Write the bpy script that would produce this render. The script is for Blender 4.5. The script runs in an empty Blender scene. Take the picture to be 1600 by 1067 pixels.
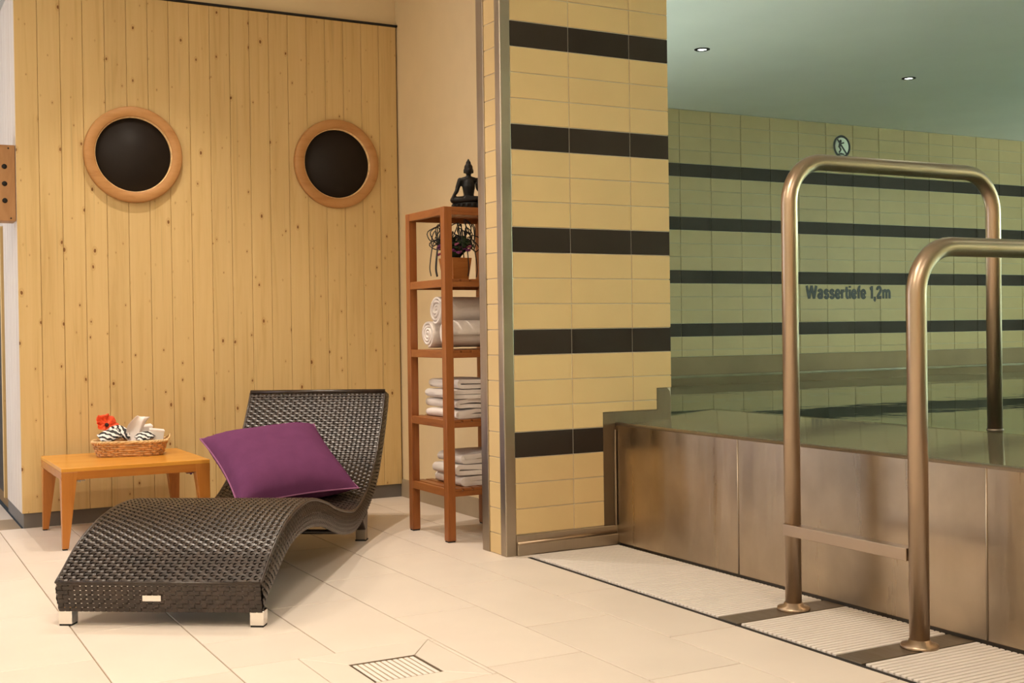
import bpy, bmesh, math, random
from mathutils import Vector, Matrix, noise
random.seed(7)
SC = bpy.context.scene
COL = SC.collection
R = math.radians

# ------------------------------------------------------------------ camera
F_PX = 1876.7364
YAW, PITCH, ROLL = 0.5001, -0.0106, -0.0136
CAM = Vector((-2.4864, -4.626, 1.0))
_F = Vector((math.sin(YAW)*math.cos(PITCH), math.cos(YAW)*math.cos(PITCH), math.sin(PITCH)))
_r = Vector((math.cos(YAW), -math.sin(YAW), 0)); _u = _r.cross(_F)
_r2 = _r*math.cos(ROLL) + _u*math.sin(ROLL); _u2 = -_r*math.sin(ROLL) + _u*math.cos(ROLL)
cam = bpy.data.objects.new('camera', bpy.data.cameras.new('camera')); COL.objects.link(cam)
cam.matrix_world = Matrix(((_r2.x, _u2.x, -_F.x, CAM.x), (_r2.y, _u2.y, -_F.y, CAM.y), (_r2.z, _u2.z, -_F.z, CAM.z), (0, 0, 0, 1)))
cam.data.sensor_width = 36.0; cam.data.lens = 36.0*F_PX/1600.0
cam.data.clip_start = 0.05; cam.data.clip_end = 60
SC.camera = cam

# ------------------------------------------------------------------ world, exposure
w = bpy.data.worlds.new('world'); SC.world = w; w.use_nodes = True
w.node_tree.nodes['Background'].inputs[0].default_value = (0.9, 0.95, 1.0, 1)
w.node_tree.nodes['Background'].inputs[1].default_value = 0.05
SC.view_settings.view_transform = 'Standard'; SC.view_settings.look = 'None'
SC.view_settings.gamma = 1.0; SC.view_settings.use_curve_mapping = False
SC.view_settings.exposure = 0.0

# light settings (the lamps and the added fill lights are built below)
WARM = (1.0, 0.86, 0.71)
POOLC = (0.98, 1.0, 0.80)
E_SPOT1, E_SPOT2, E_FILL, E_POOL, E_UPFILL = 108.0, 98.0, 30.0, 10.0, 900.0
DAY_L, POOL_FILL = 4.0, 0.7
LOUNGE_SPOTS = [(-0.67, 0.73, E_SPOT1, 90), (-1.12, 1.32, E_SPOT2, 86), (-1.9, -1.3, 112.0, 88)]
LOUNGE_FILLS = [(-1.4, -2.2), (-3.0, -2.6), (-3.0, 0.4), (-0.9, -4.6), (-2.6, -5.2)]
POOL_SPOTS = [(2.479, 1.773), (4.477, 1.857), (6.475, 1.90), (2.48, -0.45), (4.48, -0.40), (6.48, -0.35), (2.48, -2.7), (4.48, -2.65), (6.48, -2.6), (4.48, -4.9)]
Z_LOUNGE, Z_POOL = 3.12, 2.838

# ------------------------------------------------------------------ materials
M = {}
def nodes_of(name):
    m = bpy.data.materials.new(name); m.use_nodes = True
    nt = m.node_tree; b = nt.nodes['Principled BSDF']
    return m, nt, b
def N(nt, t, **kw):
    n = nt.nodes.new(t)
    for k, v in kw.items():
        if k in n.inputs: n.inputs[k].default_value = v
        else: setattr(n, k, v)
    return n
def L(nt, a, b): nt.links.new(a, b)
def mixc(nt, fac, a, b, mode='MIX'):
    n = nt.nodes.new('ShaderNodeMix'); n.data_type = 'RGBA'; n.blend_type = mode
    for s, v in ((0, fac), (6, a), (7, b)):
        if hasattr(v, 'default_value'): L(nt, v, n.inputs[s])
        else: n.inputs[s].default_value = v if s == 0 else (*v, 1)
    return n.outputs[2]
def ramp(nt, src, stops):
    n = nt.nodes.new('ShaderNodeValToRGB')
    while len(n.color_ramp.elements) < len(stops): n.color_ramp.elements.new(0.5)
    for e, (p, c) in zip(n.color_ramp.elements, stops):
        e.position = p; e.color = (*c, 1) if isinstance(c, tuple) else (c, c, c, 1)
    L(nt, src, n.inputs[0]); return n.outputs[0]
def coords(nt, scale=(1, 1, 1), rand=0.0, kind='Object'):
    tc = N(nt, 'ShaderNodeTexCoord'); mp = N(nt, 'ShaderNodeMapping'); mp.inputs['Scale'].default_value = scale
    L(nt, tc.outputs[kind], mp.inputs['Vector'])
    if rand:
        oi = N(nt, 'ShaderNodeObjectInfo'); cb = N(nt, 'ShaderNodeCombineXYZ'); mu = N(nt, 'ShaderNodeMath', operation='MULTIPLY')
        mu.inputs[1].default_value = rand; L(nt, oi.outputs['Random'], mu.inputs[0])
        for i in range(3): L(nt, mu.outputs[0], cb.inputs[i])
        L(nt, cb.outputs[0], mp.inputs['Location'])
    return mp.outputs[0]
def bump(nt, b, h, strength=0.2, dist=0.01):
    n = N(nt, 'ShaderNodeBump', Strength=strength, Distance=dist); L(nt, h, n.inputs['Height']); L(nt, n.outputs[0], b.inputs['Normal'])
def simple(name, col, rough=0.6, metal=0.0, var=0.0, vscale=6.0, bmp=0.0, bscale=60.0, spec=0.5):
    m, nt, b = nodes_of(name)
    b.inputs['Base Color'].default_value = (*col, 1); b.inputs['Roughness'].default_value = rough; b.inputs['Metallic'].default_value = metal
    b.inputs['Specular IOR Level'].default_value = spec
    if var:
        n = N(nt, 'ShaderNodeTexNoise', Scale=vscale, Detail=4.0); L(nt, coords(nt, rand=30.0), n.inputs['Vector'])
        c = ramp(nt, n.outputs[0], [(0.3, tuple(x*(1-var) for x in col)), (0.7, tuple(min(1, x*(1+var)) for x in col))])
        L(nt, c, b.inputs['Base Color'])
    if bmp:
        n2 = N(nt, 'ShaderNodeTexNoise', Scale=bscale, Detail=3.0); L(nt, coords(nt), n2.inputs['Vector']); bump(nt, b, n2.outputs[0], bmp, 0.004)
    M[name] = m; return m
def emit(name, col, strength):
    m, nt, b = nodes_of(name)
    b.inputs['Base Color'].default_value = (*col, 1); b.inputs['Emission Color'].default_value = (*col, 1); b.inputs['Emission Strength'].default_value = strength
    M[name] = m; return m
def pervar(name, col, rough, amount=0.05, noise_amt=0.04, nscale=3.0, spec=0.5, bmp=0.0):
    """a surface whose separate pieces differ slightly in tone"""
    m, nt, b = nodes_of(name); b.inputs['Roughness'].default_value = rough; b.inputs['Specular IOR Level'].default_value = spec
    oi = N(nt, 'ShaderNodeObjectInfo')
    c1 = mixc(nt, oi.outputs['Random'], tuple(x*(1-amount) for x in col), tuple(min(1, x*(1+amount)) for x in col))
    n = N(nt, 'ShaderNodeTexNoise', Scale=nscale, Detail=5.0); L(nt, coords(nt, rand=40.0), n.inputs['Vector'])
    g = ramp(nt, n.outputs[0], [(0.3, 1-noise_amt), (0.7, 1.0)])
    L(nt, mixc(nt, 1.0, c1, g, 'MULTIPLY'), b.inputs['Base Color'])
    if bmp:
        n2 = N(nt, 'ShaderNodeTexNoise', Scale=90.0, Detail=2.0); L(nt, coords(nt), n2.inputs['Vector']); bump(nt, b, n2.outputs[0], bmp, 0.002)
    M[name] = m; return m

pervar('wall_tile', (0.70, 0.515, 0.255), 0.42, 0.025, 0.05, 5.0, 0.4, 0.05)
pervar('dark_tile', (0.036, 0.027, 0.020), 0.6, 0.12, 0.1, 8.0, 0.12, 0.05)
pervar('wall_tile_dim', (0.375, 0.288, 0.145), 0.5, 0.025, 0.05, 5.0, 0.25, 0.05)  # same tile as the pillar, the dimmer hall light put into its colour
pervar('floor_tile', (0.79, 0.70, 0.615), 0.42, 0.03, 0.07, 3.0, 0.4, 0.03)
simple('floor_grout', (0.36, 0.27, 0.18), 0.85)
simple('wall_grout', (0.36, 0.26, 0.15), 0.8)
simple('light_grout', (0.62, 0.56, 0.46), 0.8)
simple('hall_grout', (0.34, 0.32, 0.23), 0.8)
simple('cream_paint', (0.82, 0.67, 0.43), 0.85, var=0.02, bmp=0.05, bscale=160)
simple('white_paint', (0.80, 0.76, 0.68), 0.85)
simple('hall_paint', (0.86, 0.90, 0.88), 0.9, var=0.02, vscale=2.0)
simple('plinth', (0.14, 0.125, 0.11), 0.6, var=0.1)
simple('skirt_tile', (0.42, 0.34, 0.24), 0.5, var=0.06)
simple('joint_wood', (0.20, 0.115, 0.04), 0.8)
simple('black', (0.006, 0.006, 0.006), 0.7)
simple('black_glass', (0.017, 0.013, 0.011), 0.55, spec=0.2)
simple('white_plastic', (0.80, 0.74, 0.69), 0.55, var=0.03)
simple('chrome', (0.85, 0.82, 0.78), 0.16, 1.0)
simple('weave_shade', (0.008, 0.006, 0.005), 0.9, spec=0.1)
simple('rubber', (0.01, 0.01, 0.01), 0.8)
simple('pit', (0.02, 0.017, 0.015), 0.8)
simple('terry', (0.82, 0.75, 0.70), 0.95, var=0.03, bmp=0.5, bscale=260, spec=0.1)
simple('bronze_dark', (0.009, 0.008, 0.007), 0.5, 0.0, var=0.3, vscale=30, spec=0.25)
simple('leaf', (0.02, 0.045, 0.014), 0.45, var=0.4, vscale=30)
simple('vine', (0.010, 0.011, 0.012), 0.5)
simple('petal_purple', (0.20, 0.035, 0.16), 0.7, var=0.4, vscale=60)
simple('petal_pink', (0.45, 0.12, 0.22), 0.7, var=0.3, vscale=60)
simple('petal_red', (0.85, 0.085, 0.018), 0.6, var=0.25, vscale=40)
simple('poppy_heart', (0.02, 0.006, 0.004), 0.7)
simple('tissue', (0.86, 0.80, 0.78), 0.9, var=0.03)
simple('card_white', (0.86, 0.83, 0.80), 0.6)
simple('basin_tile', (0.30, 0.32, 0.255), 0.5, var=0.05)
simple('wet_ledge', (0.20, 0.18, 0.115), 0.07, var=0.15, vscale=3.0, bmp=0.05, bscale=5.0)
simple('wet_stone', (0.205, 0.150, 0.085), 0.6, var=0.1, vscale=2.0, spec=0.1)
simple('sign_white', (0.72, 0.78, 0.72), 0.6)
simple('sign_black', (0.006, 0.006, 0.006), 0.6)
simple('plum_cotton', (0.145, 0.043, 0.118), 0.9, var=0.06, vscale=18, bmp=0.25, bscale=420, spec=0.12)
simple('plum_piping', (0.30, 0.12, 0.23), 0.8, spec=0.15)
simple('wicker_cane', (0.62, 0.33, 0.13), 0.45, var=0.35, vscale=45)
simple('wicker_light', (0.75, 0.52, 0.26), 0.45, var=0.25, vscale=45)
emit('lamp_warm', (1.0, 0.85, 0.62), 14.0)
emit('lamp_pool', (0.97, 1.0, 0.93), 10.0)
emit('fill_panel_glow', (1.0, 0.86, 0.66), 3.0)
emit('day_left', (0.80, 0.86, 1.0), DAY_L)
emit('pool_fill', (0.80, 1.0, 0.86), POOL_FILL)

def woody(name, base, dark, light, scale, rough=0.4, knots=False, spec=0.4):
    m, nt, b = nodes_of(name); b.inputs['Roughness'].default_value = rough; b.inputs['Specular IOR Level'].default_value = spec
    v = coords(nt, scale, rand=60.0)
    n = N(nt, 'ShaderNodeTexNoise', Scale=1.0, Detail=6.0, Roughness=0.6, Distortion=0.6); L(nt, v, n.inputs['Vector'])
    c = ramp(nt, n.outputs[0], [(0.28, dark), (0.46, base), (0.75, light)])
    oi = N(nt, 'ShaderNodeObjectInfo')
    tone = ramp(nt, oi.outputs['Random'], [(0.0, 0.93), (1.0, 1.0)])
    c = mixc(nt, 1.0, c, tone, 'MULTIPLY')
    if knots:
        vo = N(nt, 'ShaderNodeTexVoronoi', Scale=1.0, Randomness=1.0); vo.feature = 'F1'
        sp = N(nt, 'ShaderNodeSeparateXYZ'); L(nt, coords(nt, (9.5, 9.5, 5.2), rand=83.0), sp.inputs[0])
        xy = N(nt, 'ShaderNodeMath', operation='ADD'); L(nt, sp.outputs[0], xy.inputs[0]); L(nt, sp.outputs[1], xy.inputs[1])
        cb2 = N(nt, 'ShaderNodeCombineXYZ'); L(nt, xy.outputs[0], cb2.inputs[0]); L(nt, sp.outputs[2], cb2.inputs[1])
        vo.voronoi_dimensions = '2D'; L(nt, cb2.outputs[0], vo.inputs['Vector'])
        rad = N(nt, 'ShaderNodeSeparateColor'); L(nt, vo.outputs['Color'], rad.inputs[0])
        lim = N(nt, 'ShaderNodeMapRange'); L(nt, rad.outputs[0], lim.inputs[0])
        lim.inputs[1].default_value = 0.42; lim.inputs[2].default_value = 1.0; lim.inputs[3].default_value = 0.035; lim.inputs[4].default_value = 0.08
        d = N(nt, 'ShaderNodeMath', operation='LESS_THAN'); 
        n3 = N(nt, 'ShaderNodeTexNoise', Scale=70.0); L(nt, coords(nt), n3.inputs['Vector'])
        add = N(nt, 'ShaderNodeMath', operation='MULTIPLY_ADD'); L(nt, n3.outputs[0], add.inputs[0]); add.inputs[1].default_value = 0.05; L(nt, vo.outputs['Distance'], add.inputs[2])
        L(nt, add.outputs[0], d.inputs[0]); L(nt, lim.outputs[0], d.inputs[1])
        halo = N(nt, 'ShaderNodeMath', operation='MULTIPLY'); halo.inputs[1].default_value = 2.0; L(nt, lim.outputs[0], halo.inputs[0])
        d2 = N(nt, 'ShaderNodeMath', operation='LESS_THAN'); L(nt, add.outputs[0], d2.inputs[0]); L(nt, halo.outputs[0], d2.inputs[1])
        hf = N(nt, 'ShaderNodeMath', operation='MULTIPLY'); hf.inputs[1].default_value = 0.25; L(nt, d2.outputs[0], hf.inputs[0])
        c = mixc(nt, hf.outputs[0], c, (0.42, 0.22, 0.07))
        c = mixc(nt, d.outputs[0], c, (0.22, 0.10, 0.03))
        # long resin streaks
        n4 = N(nt, 'ShaderNodeTexNoise', Scale=1.0, Detail=3.0); L(nt, coords(nt, (55, 55, 1.1), rand=21.0), n4.inputs['Vector'])
        st = ramp(nt, n4.outputs[0], [(0.64, 0.0), (0.72, 0.5)])
        c = mixc(nt, st, c, tuple(x*0.72 for x in base))
    L(nt, c, b.inputs['Base Color'])
    bump(nt, b, n.outputs[0], 0.08, 0.003)
    M[name] = m; return m
woody('pine', (0.68, 0.485, 0.220), (0.59, 0.40, 0.165), (0.72, 0.525, 0.25), (30, 30, 1.3), 0.55, True, 0.25)
woody('pale_board', (0.66, 0.58, 0.50), (0.55, 0.47, 0.41), (0.72, 0.66, 0.60), (60, 60, 1.0), 0.6, False, 0.2)
woody('porthole_wood', (0.50, 0.25, 0.085), (0.42, 0.19, 0.06), (0.56, 0.29, 0.11), (6, 6, 24), 0.45)
woody('cherry_lit', (0.72, 0.32, 0.045), (0.65, 0.27, 0.035), (0.76, 0.36, 0.06), (2.0, 30, 30), 0.22)  # tabletop: same cherry, the light on it put into a brighter colour
woody('cherry_shade_x', (0.45, 0.155, 0.025), (0.38, 0.12, 0.018), (0.50, 0.19, 0.035), (2.0, 30, 30), 0.25)  # apron: its shade put into a darker cherry
woody('cherry_shade_z', (0.48, 0.172, 0.028), (0.39, 0.13, 0.018), (0.54, 0.21, 0.04), (30, 30, 2.0), 0.3)  # legs: darker cherry than the top, shade put into the colour
woody('teak_z', (0.30, 0.098, 0.023), (0.21, 0.062, 0.014), (0.36, 0.13, 0.032), (36, 36, 2.2), 0.4)
woody('teak_h', (0.30, 0.10, 0.024), (0.21, 0.064, 0.014), (0.36, 0.13, 0.032), (6, 6, 40), 0.4)
woody('pot_wood', (0.46, 0.17, 0.035), (0.34, 0.11, 0.02), (0.52, 0.21, 0.05), (8, 8, 40), 0.5)
woody('block_wood', (0.42, 0.22, 0.09), (0.36, 0.18, 0.07), (0.46, 0.25, 0.11), (20, 20, 4), 0.6)

def steel(name, base, r0, r1, scale, strength=0.12, stain=0.35, dist=0.002):
    m, nt, b = nodes_of(name); b.inputs['Metallic'].default_value = 1.0
    n = N(nt, 'ShaderNodeTexNoise', Scale=1.0, Detail=5.0, Roughness=0.65); L(nt, coords(nt, scale, rand=17.0), n.inputs['Vector'])
    L(nt, ramp(nt, n.outputs[0], [(0.3, r0), (0.7, r1)]), b.inputs['Roughness'])
    n2 = N(nt, 'ShaderNodeTexNoise', Scale=2.2, Detail=5.0); L(nt, coords(nt, rand=9.0), n2.inputs['Vector'])
    c = ramp(nt, n2.outputs[0], [(0.3, tuple(x*(1-stain) for x in base)), (0.65, base)])
    L(nt, c, b.inputs['Base Color']); bump(nt, b, n.outputs[0], strength, dist)
    M[name] = m; return m
steel('steel_brushed', (0.50, 0.43, 0.345), 0.30, 0.46, (60, 60, 2.0), 0.15, 0.3)
steel('steel_wall', (0.53, 0.425, 0.305), 0.24, 0.44, (11, 11, 0.9), 0.22, 0.38, 0.006)
steel('steel_pipe', (0.50, 0.385, 0.28), 0.30, 0.40, (5, 5, 5), 0.02, 0.15)
steel('steel_dark', (0.235, 0.18, 0.125), 0.42, 0.55, (40, 40, 4), 0.1, 0.2)
steel('steel_plate', (0.33, 0.28, 0.22), 0.40, 0.55, (40, 8, 8), 0.1, 0.25)

def rattan():
    m, nt, b = nodes_of('rattan'); b.inputs['Roughness'].default_value = 0.32; b.inputs['Specular IOR Level'].default_value = 0.55
    n = N(nt, 'ShaderNodeTexNoise', Scale=22.0, Detail=4.0); L(nt, coords(nt), n.inputs['Vector'])
    L(nt, ramp(nt, n.outputs[0], [(0.3, (0.018, 0.012, 0.009)), (0.7, (0.050, 0.033, 0.024))]), b.inputs['Base Color'])
    M['rattan'] = m
rattan()
def zebra():
    m, nt, b = nodes_of('zebra_paper'); b.inputs['Roughness'].default_value = 0.6
    wv = N(nt, 'ShaderNodeTexWave', Scale=16.0, Distortion=5.0, Detail=1.5); wv.inputs['Detail Scale'].default_value = 2.0
    wv.bands_direction = 'DIAGONAL'; L(nt, coords(nt), wv.inputs['Vector'])
    L(nt, ramp(nt, wv.outputs['Fac'], [(0.46, (0.01, 0.01, 0.012)), (0.54, (0.85, 0.83, 0.81))]), b.inputs['Base Color'])
    M['zebra_paper'] = m
zebra()
def water():
    m = bpy.data.materials.new('water'); m.use_nodes = True; nt = m.node_tree; nt.nodes.clear()
    out = N(nt, 'ShaderNodeOutputMaterial'); mx = N(nt, 'ShaderNodeMixShader'); tr = N(nt, 'ShaderNodeBsdfTransparent'); gl = N(nt, 'ShaderNodeBsdfGlossy')
    tr.inputs[0].default_value = (0.66, 0.71, 0.61, 1); gl.inputs['Roughness'].default_value = 0.015; gl.inputs[0].default_value = (0.95, 0.96, 0.94, 1)
    fr = N(nt, 'ShaderNodeFresnel', IOR=1.33)
    n = N(nt, 'ShaderNodeTexNoise', Scale=1.0, Detail=3.0, Roughness=0.5); L(nt, coords(nt, (2.2, 3.4, 1)), n.inputs['Vector'])
    bp = N(nt, 'ShaderNodeBump', Strength=0.10, Distance=0.012); L(nt, n.outputs[0], bp.inputs['Height'])
    L(nt, bp.outputs[0], gl.inputs['Normal']); L(nt, bp.outputs[0], fr.inputs['Normal'])
    L(nt, fr.outputs[0], mx.inputs[0]); L(nt, tr.outputs[0], mx.inputs[1]); L(nt, gl.outputs[0], mx.inputs[2]); L(nt, mx.outputs[0], out.inputs[0])
    M['water'] = m
water()

# ------------------------------------------------------------------ mesh helpers
class MB:
    def __init__(s): s.v = []; s.f = []; s.sm = []
    def add(s, verts, faces, smooth=False):
        o = len(s.v); s.v += [tuple(p) for p in verts]; s.f += [tuple(i+o for i in f) for f in faces]; s.sm += [smooth]*len(faces); return s
    def box(s, x0, x1, y0, y1, z0, z1):
        return s.add([(x0,y0,z0),(x1,y0,z0),(x1,y1,z0),(x0,y1,z0),(x0,y0,z1),(x1,y0,z1),(x1,y1,z1),(x0,y1,z1)],
                     [(0,3,2,1),(4,5,6,7),(0,1,5,4),(1,2,6,5),(2,3,7,6),(3,0,4,7)])
    def cbox(s, c, d): return s.box(c[0]-d[0]/2, c[0]+d[0]/2, c[1]-d[1]/2, c[1]+d[1]/2, c[2]-d[2]/2, c[2]+d[2]/2)
    def prism(s, poly, fn0, fn1):
        """poly: 2D ccw outline; fn0/fn1 map (a,b)->3D for back and front faces"""
        n = len(poly); vs = [fn0(*p) for p in poly] + [fn1(*p) for p in poly]
        return s.add(vs, [tuple(range(n))[::-1], tuple(range(n, 2*n))] + [(i, (i+1) % n, n+(i+1) % n, n+i) for i in range(n)])
    def tube(s, path, rad, n=10, closed=False, caps=True):
        P = [Vector(p) for p in path]; m = len(P); rr = rad if isinstance(rad, (list, tuple)) else [rad]*m
        up = None; vs = []
        for i in range(m):
            a = P[i-1] if (i > 0 or closed) else P[i]; b = P[(i+1) % m] if (i < m-1 or closed) else P[i]
            t = (b-a).normalized()
            if up is None: up = t.orthogonal().normalized()
            up = (up - t*up.dot(t)); up = up.normalized() if up.length > 1e-6 else t.orthogonal().normalized()
            sd = t.cross(up)
            for k in range(n):
                q = 2*math.pi*k/n; vs.append(P[i] + (up*math.cos(q) + sd*math.sin(q))*rr[i])
        fs = []
        for i in range(m if closed else m-1):
            j = (i+1) % m
            for k in range(n): fs.append((i*n+k, i*n+(k+1) % n, j*n+(k+1) % n, j*n+k))
        if caps and not closed: fs += [tuple(range(n))[::-1], tuple((m-1)*n+k for k in range(n))]
        return s.add(vs, fs, True)
    def lathe(s, prof, c=(0, 0, 0), n=24, axis='Z', sx=1, sy=1, caps=True):
        vs = []
        for r, z in prof:
            for k in range(n):
                q = 2*math.pi*k/n; a, b = r*math.cos(q)*sx, r*math.sin(q)*sy
                p = (a, b, z) if axis == 'Z' else ((a, z, b) if axis == 'Y' else (z, a, b))
                vs.append((p[0]+c[0], p[1]+c[1], p[2]+c[2]))
        m = len(prof); fs = [(i*n+k, i*n+(k+1) % n, (i+1)*n+(k+1) % n, (i+1)*n+k) for i in range(m-1) for k in range(n)]
        if caps and prof[0][0] > 1e-5: fs.append(tuple(range(n))[::-1])
        if caps and prof[-1][0] > 1e-5: fs.append(tuple((m-1)*n+k for k in range(n)))
        return s.add(vs, fs, True)
    def ball(s, c, r, n=12, m=8, rot=None):
        r = (r, r, r) if not isinstance(r, (tuple, list)) else r; vs = []
        for i in range(m+1):
            t = math.pi*i/m
            for k in range(n):
                q = 2*math.pi*k/n; p = Vector((r[0]*math.sin(t)*math.cos(q), r[1]*math.sin(t)*math.sin(q), r[2]*math.cos(t)))
                if rot: p = rot @ p
                vs.append((p.x+c[0], p.y+c[1], p.z+c[2]))
        return s.add(vs, [(i*n+k, (i+1)*n+k, (i+1)*n+(k+1) % n, i*n+(k+1) % n) for i in range(m) for k in range(n)], True)
    def grid(s, fn, na, nb, smooth=True, closed_a=False):
        w_ = na if closed_a else na+1
        vs = [fn(i/na, j/nb) for j in range(nb+1) for i in range(w_)]
        fs = [(j*w_+i, j*w_+(i+1) % w_, (j+1)*w_+(i+1) % w_, (j+1)*w_+i) for j in range(nb) for i in range(na)]
        return s.add(vs, fs, smooth)
    def mesh(s, name):
        me = bpy.data.meshes.new(name); me.from_pydata(s.v, [], s.f); me.update()
        me.polygons.foreach_set('use_smooth', s.sm)
        bm = bmesh.new(); bm.from_mesh(me); bmesh.ops.recalc_face_normals(bm, faces=bm.faces); bm.to_mesh(me); bm.free()
        return me
    def build(s, name, mat, parent=None, bevel=0.0, seg=2, solid=0.0, recalc=True, subsurf=0):
        if recalc: me = s.mesh(name)
        else:
            me = bpy.data.meshes.new(name); me.from_pydata(s.v, [], s.f); me.update(); me.polygons.foreach_set('use_smooth', s.sm)
        me.materials.append(M[mat] if isinstance(mat, str) else mat)
        o = bpy.data.objects.new(name, me); COL.objects.link(o)
        if parent is not None: o.parent = parent
        if solid:
            md = o.modifiers.new('solid', 'SOLIDIFY'); md.thickness = solid; md.offset = 0
        if subsurf:
            md = o.modifiers.new('sub', 'SUBSURF'); md.levels = subsurf; md.render_levels = subsurf
        if bevel:
            md = o.modifiers.new('bevel', 'BEVEL'); md.width = bevel; md.segments = seg; md.limit_method = 'ANGLE'; md.angle_limit = R(40)
        return o
def share(name, me, parent, loc=(0, 0, 0)):
    o = bpy.data.objects.new(name, me); COL.objects.link(o); o.parent = parent; o.location = loc; return o
def empty(name, loc=(0, 0, 0), rz=0.0):
    o = bpy.data.objects.new(name, None); COL.objects.link(o); o.location = loc; o.rotation_euler = (0, 0, rz); o.empty_display_size = 0.1; return o
def tag(o, label, cat, group=None, kind=None):
    o['label'] = label; o['category'] = cat
    if group: o['group'] = group
    if kind: o['kind'] = kind
    return o
def struct(o, label, cat): return tag(o, label, cat, kind='structure')
def cr(pts, n):
    """resample a polyline (Catmull-Rom) to n+1 points evenly in arc length"""
    P = [Vector((*p, 0)) if len(p) == 2 else Vector(p) for p in pts]; out = []
    for i in range(len(P)-1):
        a = P[i-1] if i else P[0]*2-P[1]; b = P[i]; c = P[i+1]; d = P[i+2] if i+2 < len(P) else P[-1]*2-P[-2]
        for k in range(12):
            t = k/12; out.append(0.5*((2*b)+(c-a)*t+(2*a-5*b+4*c-d)*t*t+(3*b-a-3*c+d)*t**3))
    out.append(P[-1]); ln = [0]
    for i in range(1, len(out)): ln.append(ln[-1]+(out[i]-out[i-1]).length)
    res = []; j = 0
    for k in range(n+1):
        t = ln[-1]*k/n
        while j < len(ln)-2 and ln[j+1] < t: j += 1
        q = (t-ln[j])/max(1e-9, ln[j+1]-ln[j]); res.append(out[j].lerp(out[j+1], q))
    return res

# calibrated layout -------------------------------------------------
TW, TH, Z5 = 0.3298, 0.1131, 0.5439         # wall tile pitch, and the top of the lowest dark row on the pillar
XE, XS, J1, YL = 0.8992, 0.049, 0.35, 0.2144
XP, ZP = 0.5783, 0.5544                     # pool wall face and its top edge
YB = 3.6121                                 # far pool wall
YW, XW0, XW1, ZW = 2.0325, -1.7461, 0.3855, 2.8166
XC = 0.395
# ------------------------------------------------------------------ floor
FX, FP, FY = -0.2, 0.3315, 0.71
flo = MB().box(-4.3, 0.078, -7.0, 0.0, -0.12, -0.004).box(-4.3, XC, 0.0, YW+0.02, -0.12, -0.004).box(-4.3, XW0, YW+0.02, 4.6, -0.12, -0.004).build('floor', 'floor_grout')
struct(flo, 'cream stone tile floor in a half-offset running bond', 'floor')
def rects_minus(r, h):
    x0, x1, y0, y1 = r; a0, a1, b0, b1 = h
    if a0 >= x1 or a1 <= x0 or b0 >= y1 or b1 <= y0: return [r]
    out = []
    if y0 < b0: out.append((x0, x1, y0, b0))
    if y1 > b1: out.append((x0, x1, b1, y1))
    m0, m1 = max(y0, b0), min(y1, b1)
    if x0 < a0: out.append((x0, a0, m0, m1))
    if x1 > a1: out.append((a1, x1, m0, m1))
    return out
DR = (-1.206, -0.99, -1.445, -1.235)        # drain
DS = (-1.315, -0.88, -1.545, -1.09)         # the four mitred pieces around it
G = 0.0023
def slab(poly, name, z0=-0.03, z1=0.0, mat='floor_tile', parent=flo, bv=0.0012):
    return MB().prism(poly, lambda a, b: (a, b, z0), lambda a, b: (a, b, z1)).build(name, mat, parent, bevel=bv, seg=1)
for k in range(-2, 13):
    x1 = FX - FP*(k-1) if k <= 0 else FX - FP*(k-1); x0 = x1 - FP
    off = -0.41 if (k-1) % 2 == 0 else -0.765
    j = -10
    while True:
        y0 = off + FY*j; y1 = y0 + FY; j += 1
        if y0 > 4.6: break
        if y1 < -7.0: continue
        a0, a1, b0, b1 = x0, x1, max(y0, -7.0), min(y1, 4.6)
        if b0 > 2.0: a1 = min(a1, XW0)
        elif b1 > 2.06 and a1 > XW0: b1 = 2.05
        lim = XC if b0 > -0.06 else 0.074
        a1 = min(a1, lim); a0 = max(a0, -4.3)
        if a1-a0 < 0.02 or b1-b0 < 0.02: continue
        for (p0, p1, q0, q1) in rects_minus((a0, a1, b0, b1), DS):
            if p1-p0 < 0.01 or q1-q0 < 0.01: continue
            slab([(p0+G, q0+G), (p1-G, q0+G), (p1-G, q1-G), (p0+G, q1-G)], 'tile')
a0, a1, b0, b1 = DS; c0, c1, d0, d1 = DR; e = 0.001
slab([(a0+e*2, b0+e), (a1-e*2, b0+e), (c1-e, d0-e), (c0+e, d0-e)], 'tile'); slab([(a1-e*2, b1-e), (a0+e*2, b1-e), (c0+e, d1+e), (c1-e, d1+e)], 'tile')
slab([(a0+e, b1-e*2), (a0+e, b0+e*2), (c0-e, d0+e), (c0-e, d1-e)], 'tile'); slab([(a1-e, b0+e*2), (a1-e, b1-e*2), (c1+e, d1-e), (c1+e, d0+e)], 'tile')
# floor drain
dr = empty('floor_drain', ((c0+c1)/2, (d0+d1)/2, 0)); tag(dr, 'square floor drain grate with white bars set in the cream tiles', 'drain')
hw = (c1-c0)/2-0.002
MB().box(-hw, hw, -hw, hw, -0.028, -0.022).build('pit', 'pit', dr)
fr = MB()
for sx in (-1, 1):
    fr.box(sx*hw-0.004, sx*hw+0.0, -hw, hw, -0.026, -0.001) if sx > 0 else fr.box(-hw, -hw+0.004, -hw, hw, -0.026, -0.001)
    fr.box(-hw, hw, sx*hw-0.004 if sx > 0 else -hw, hw if sx > 0 else -hw+0.004, -0.026, -0.001)
fr.build('frame', 'steel_plate', dr)
bar = MB().cbox((0, 0, -0.009), (0.0125, 2*hw-0.016, 0.014)).build('bar', 'white_plastic', dr, bevel=0.002)
for i in range(11):
    x = -hw+0.013 + i*(2*hw-0.026)/10
    if i == 0: bar.location.x = x
    else:
        o = bar.copy(); COL.objects.link(o); o.location.x = x

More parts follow.
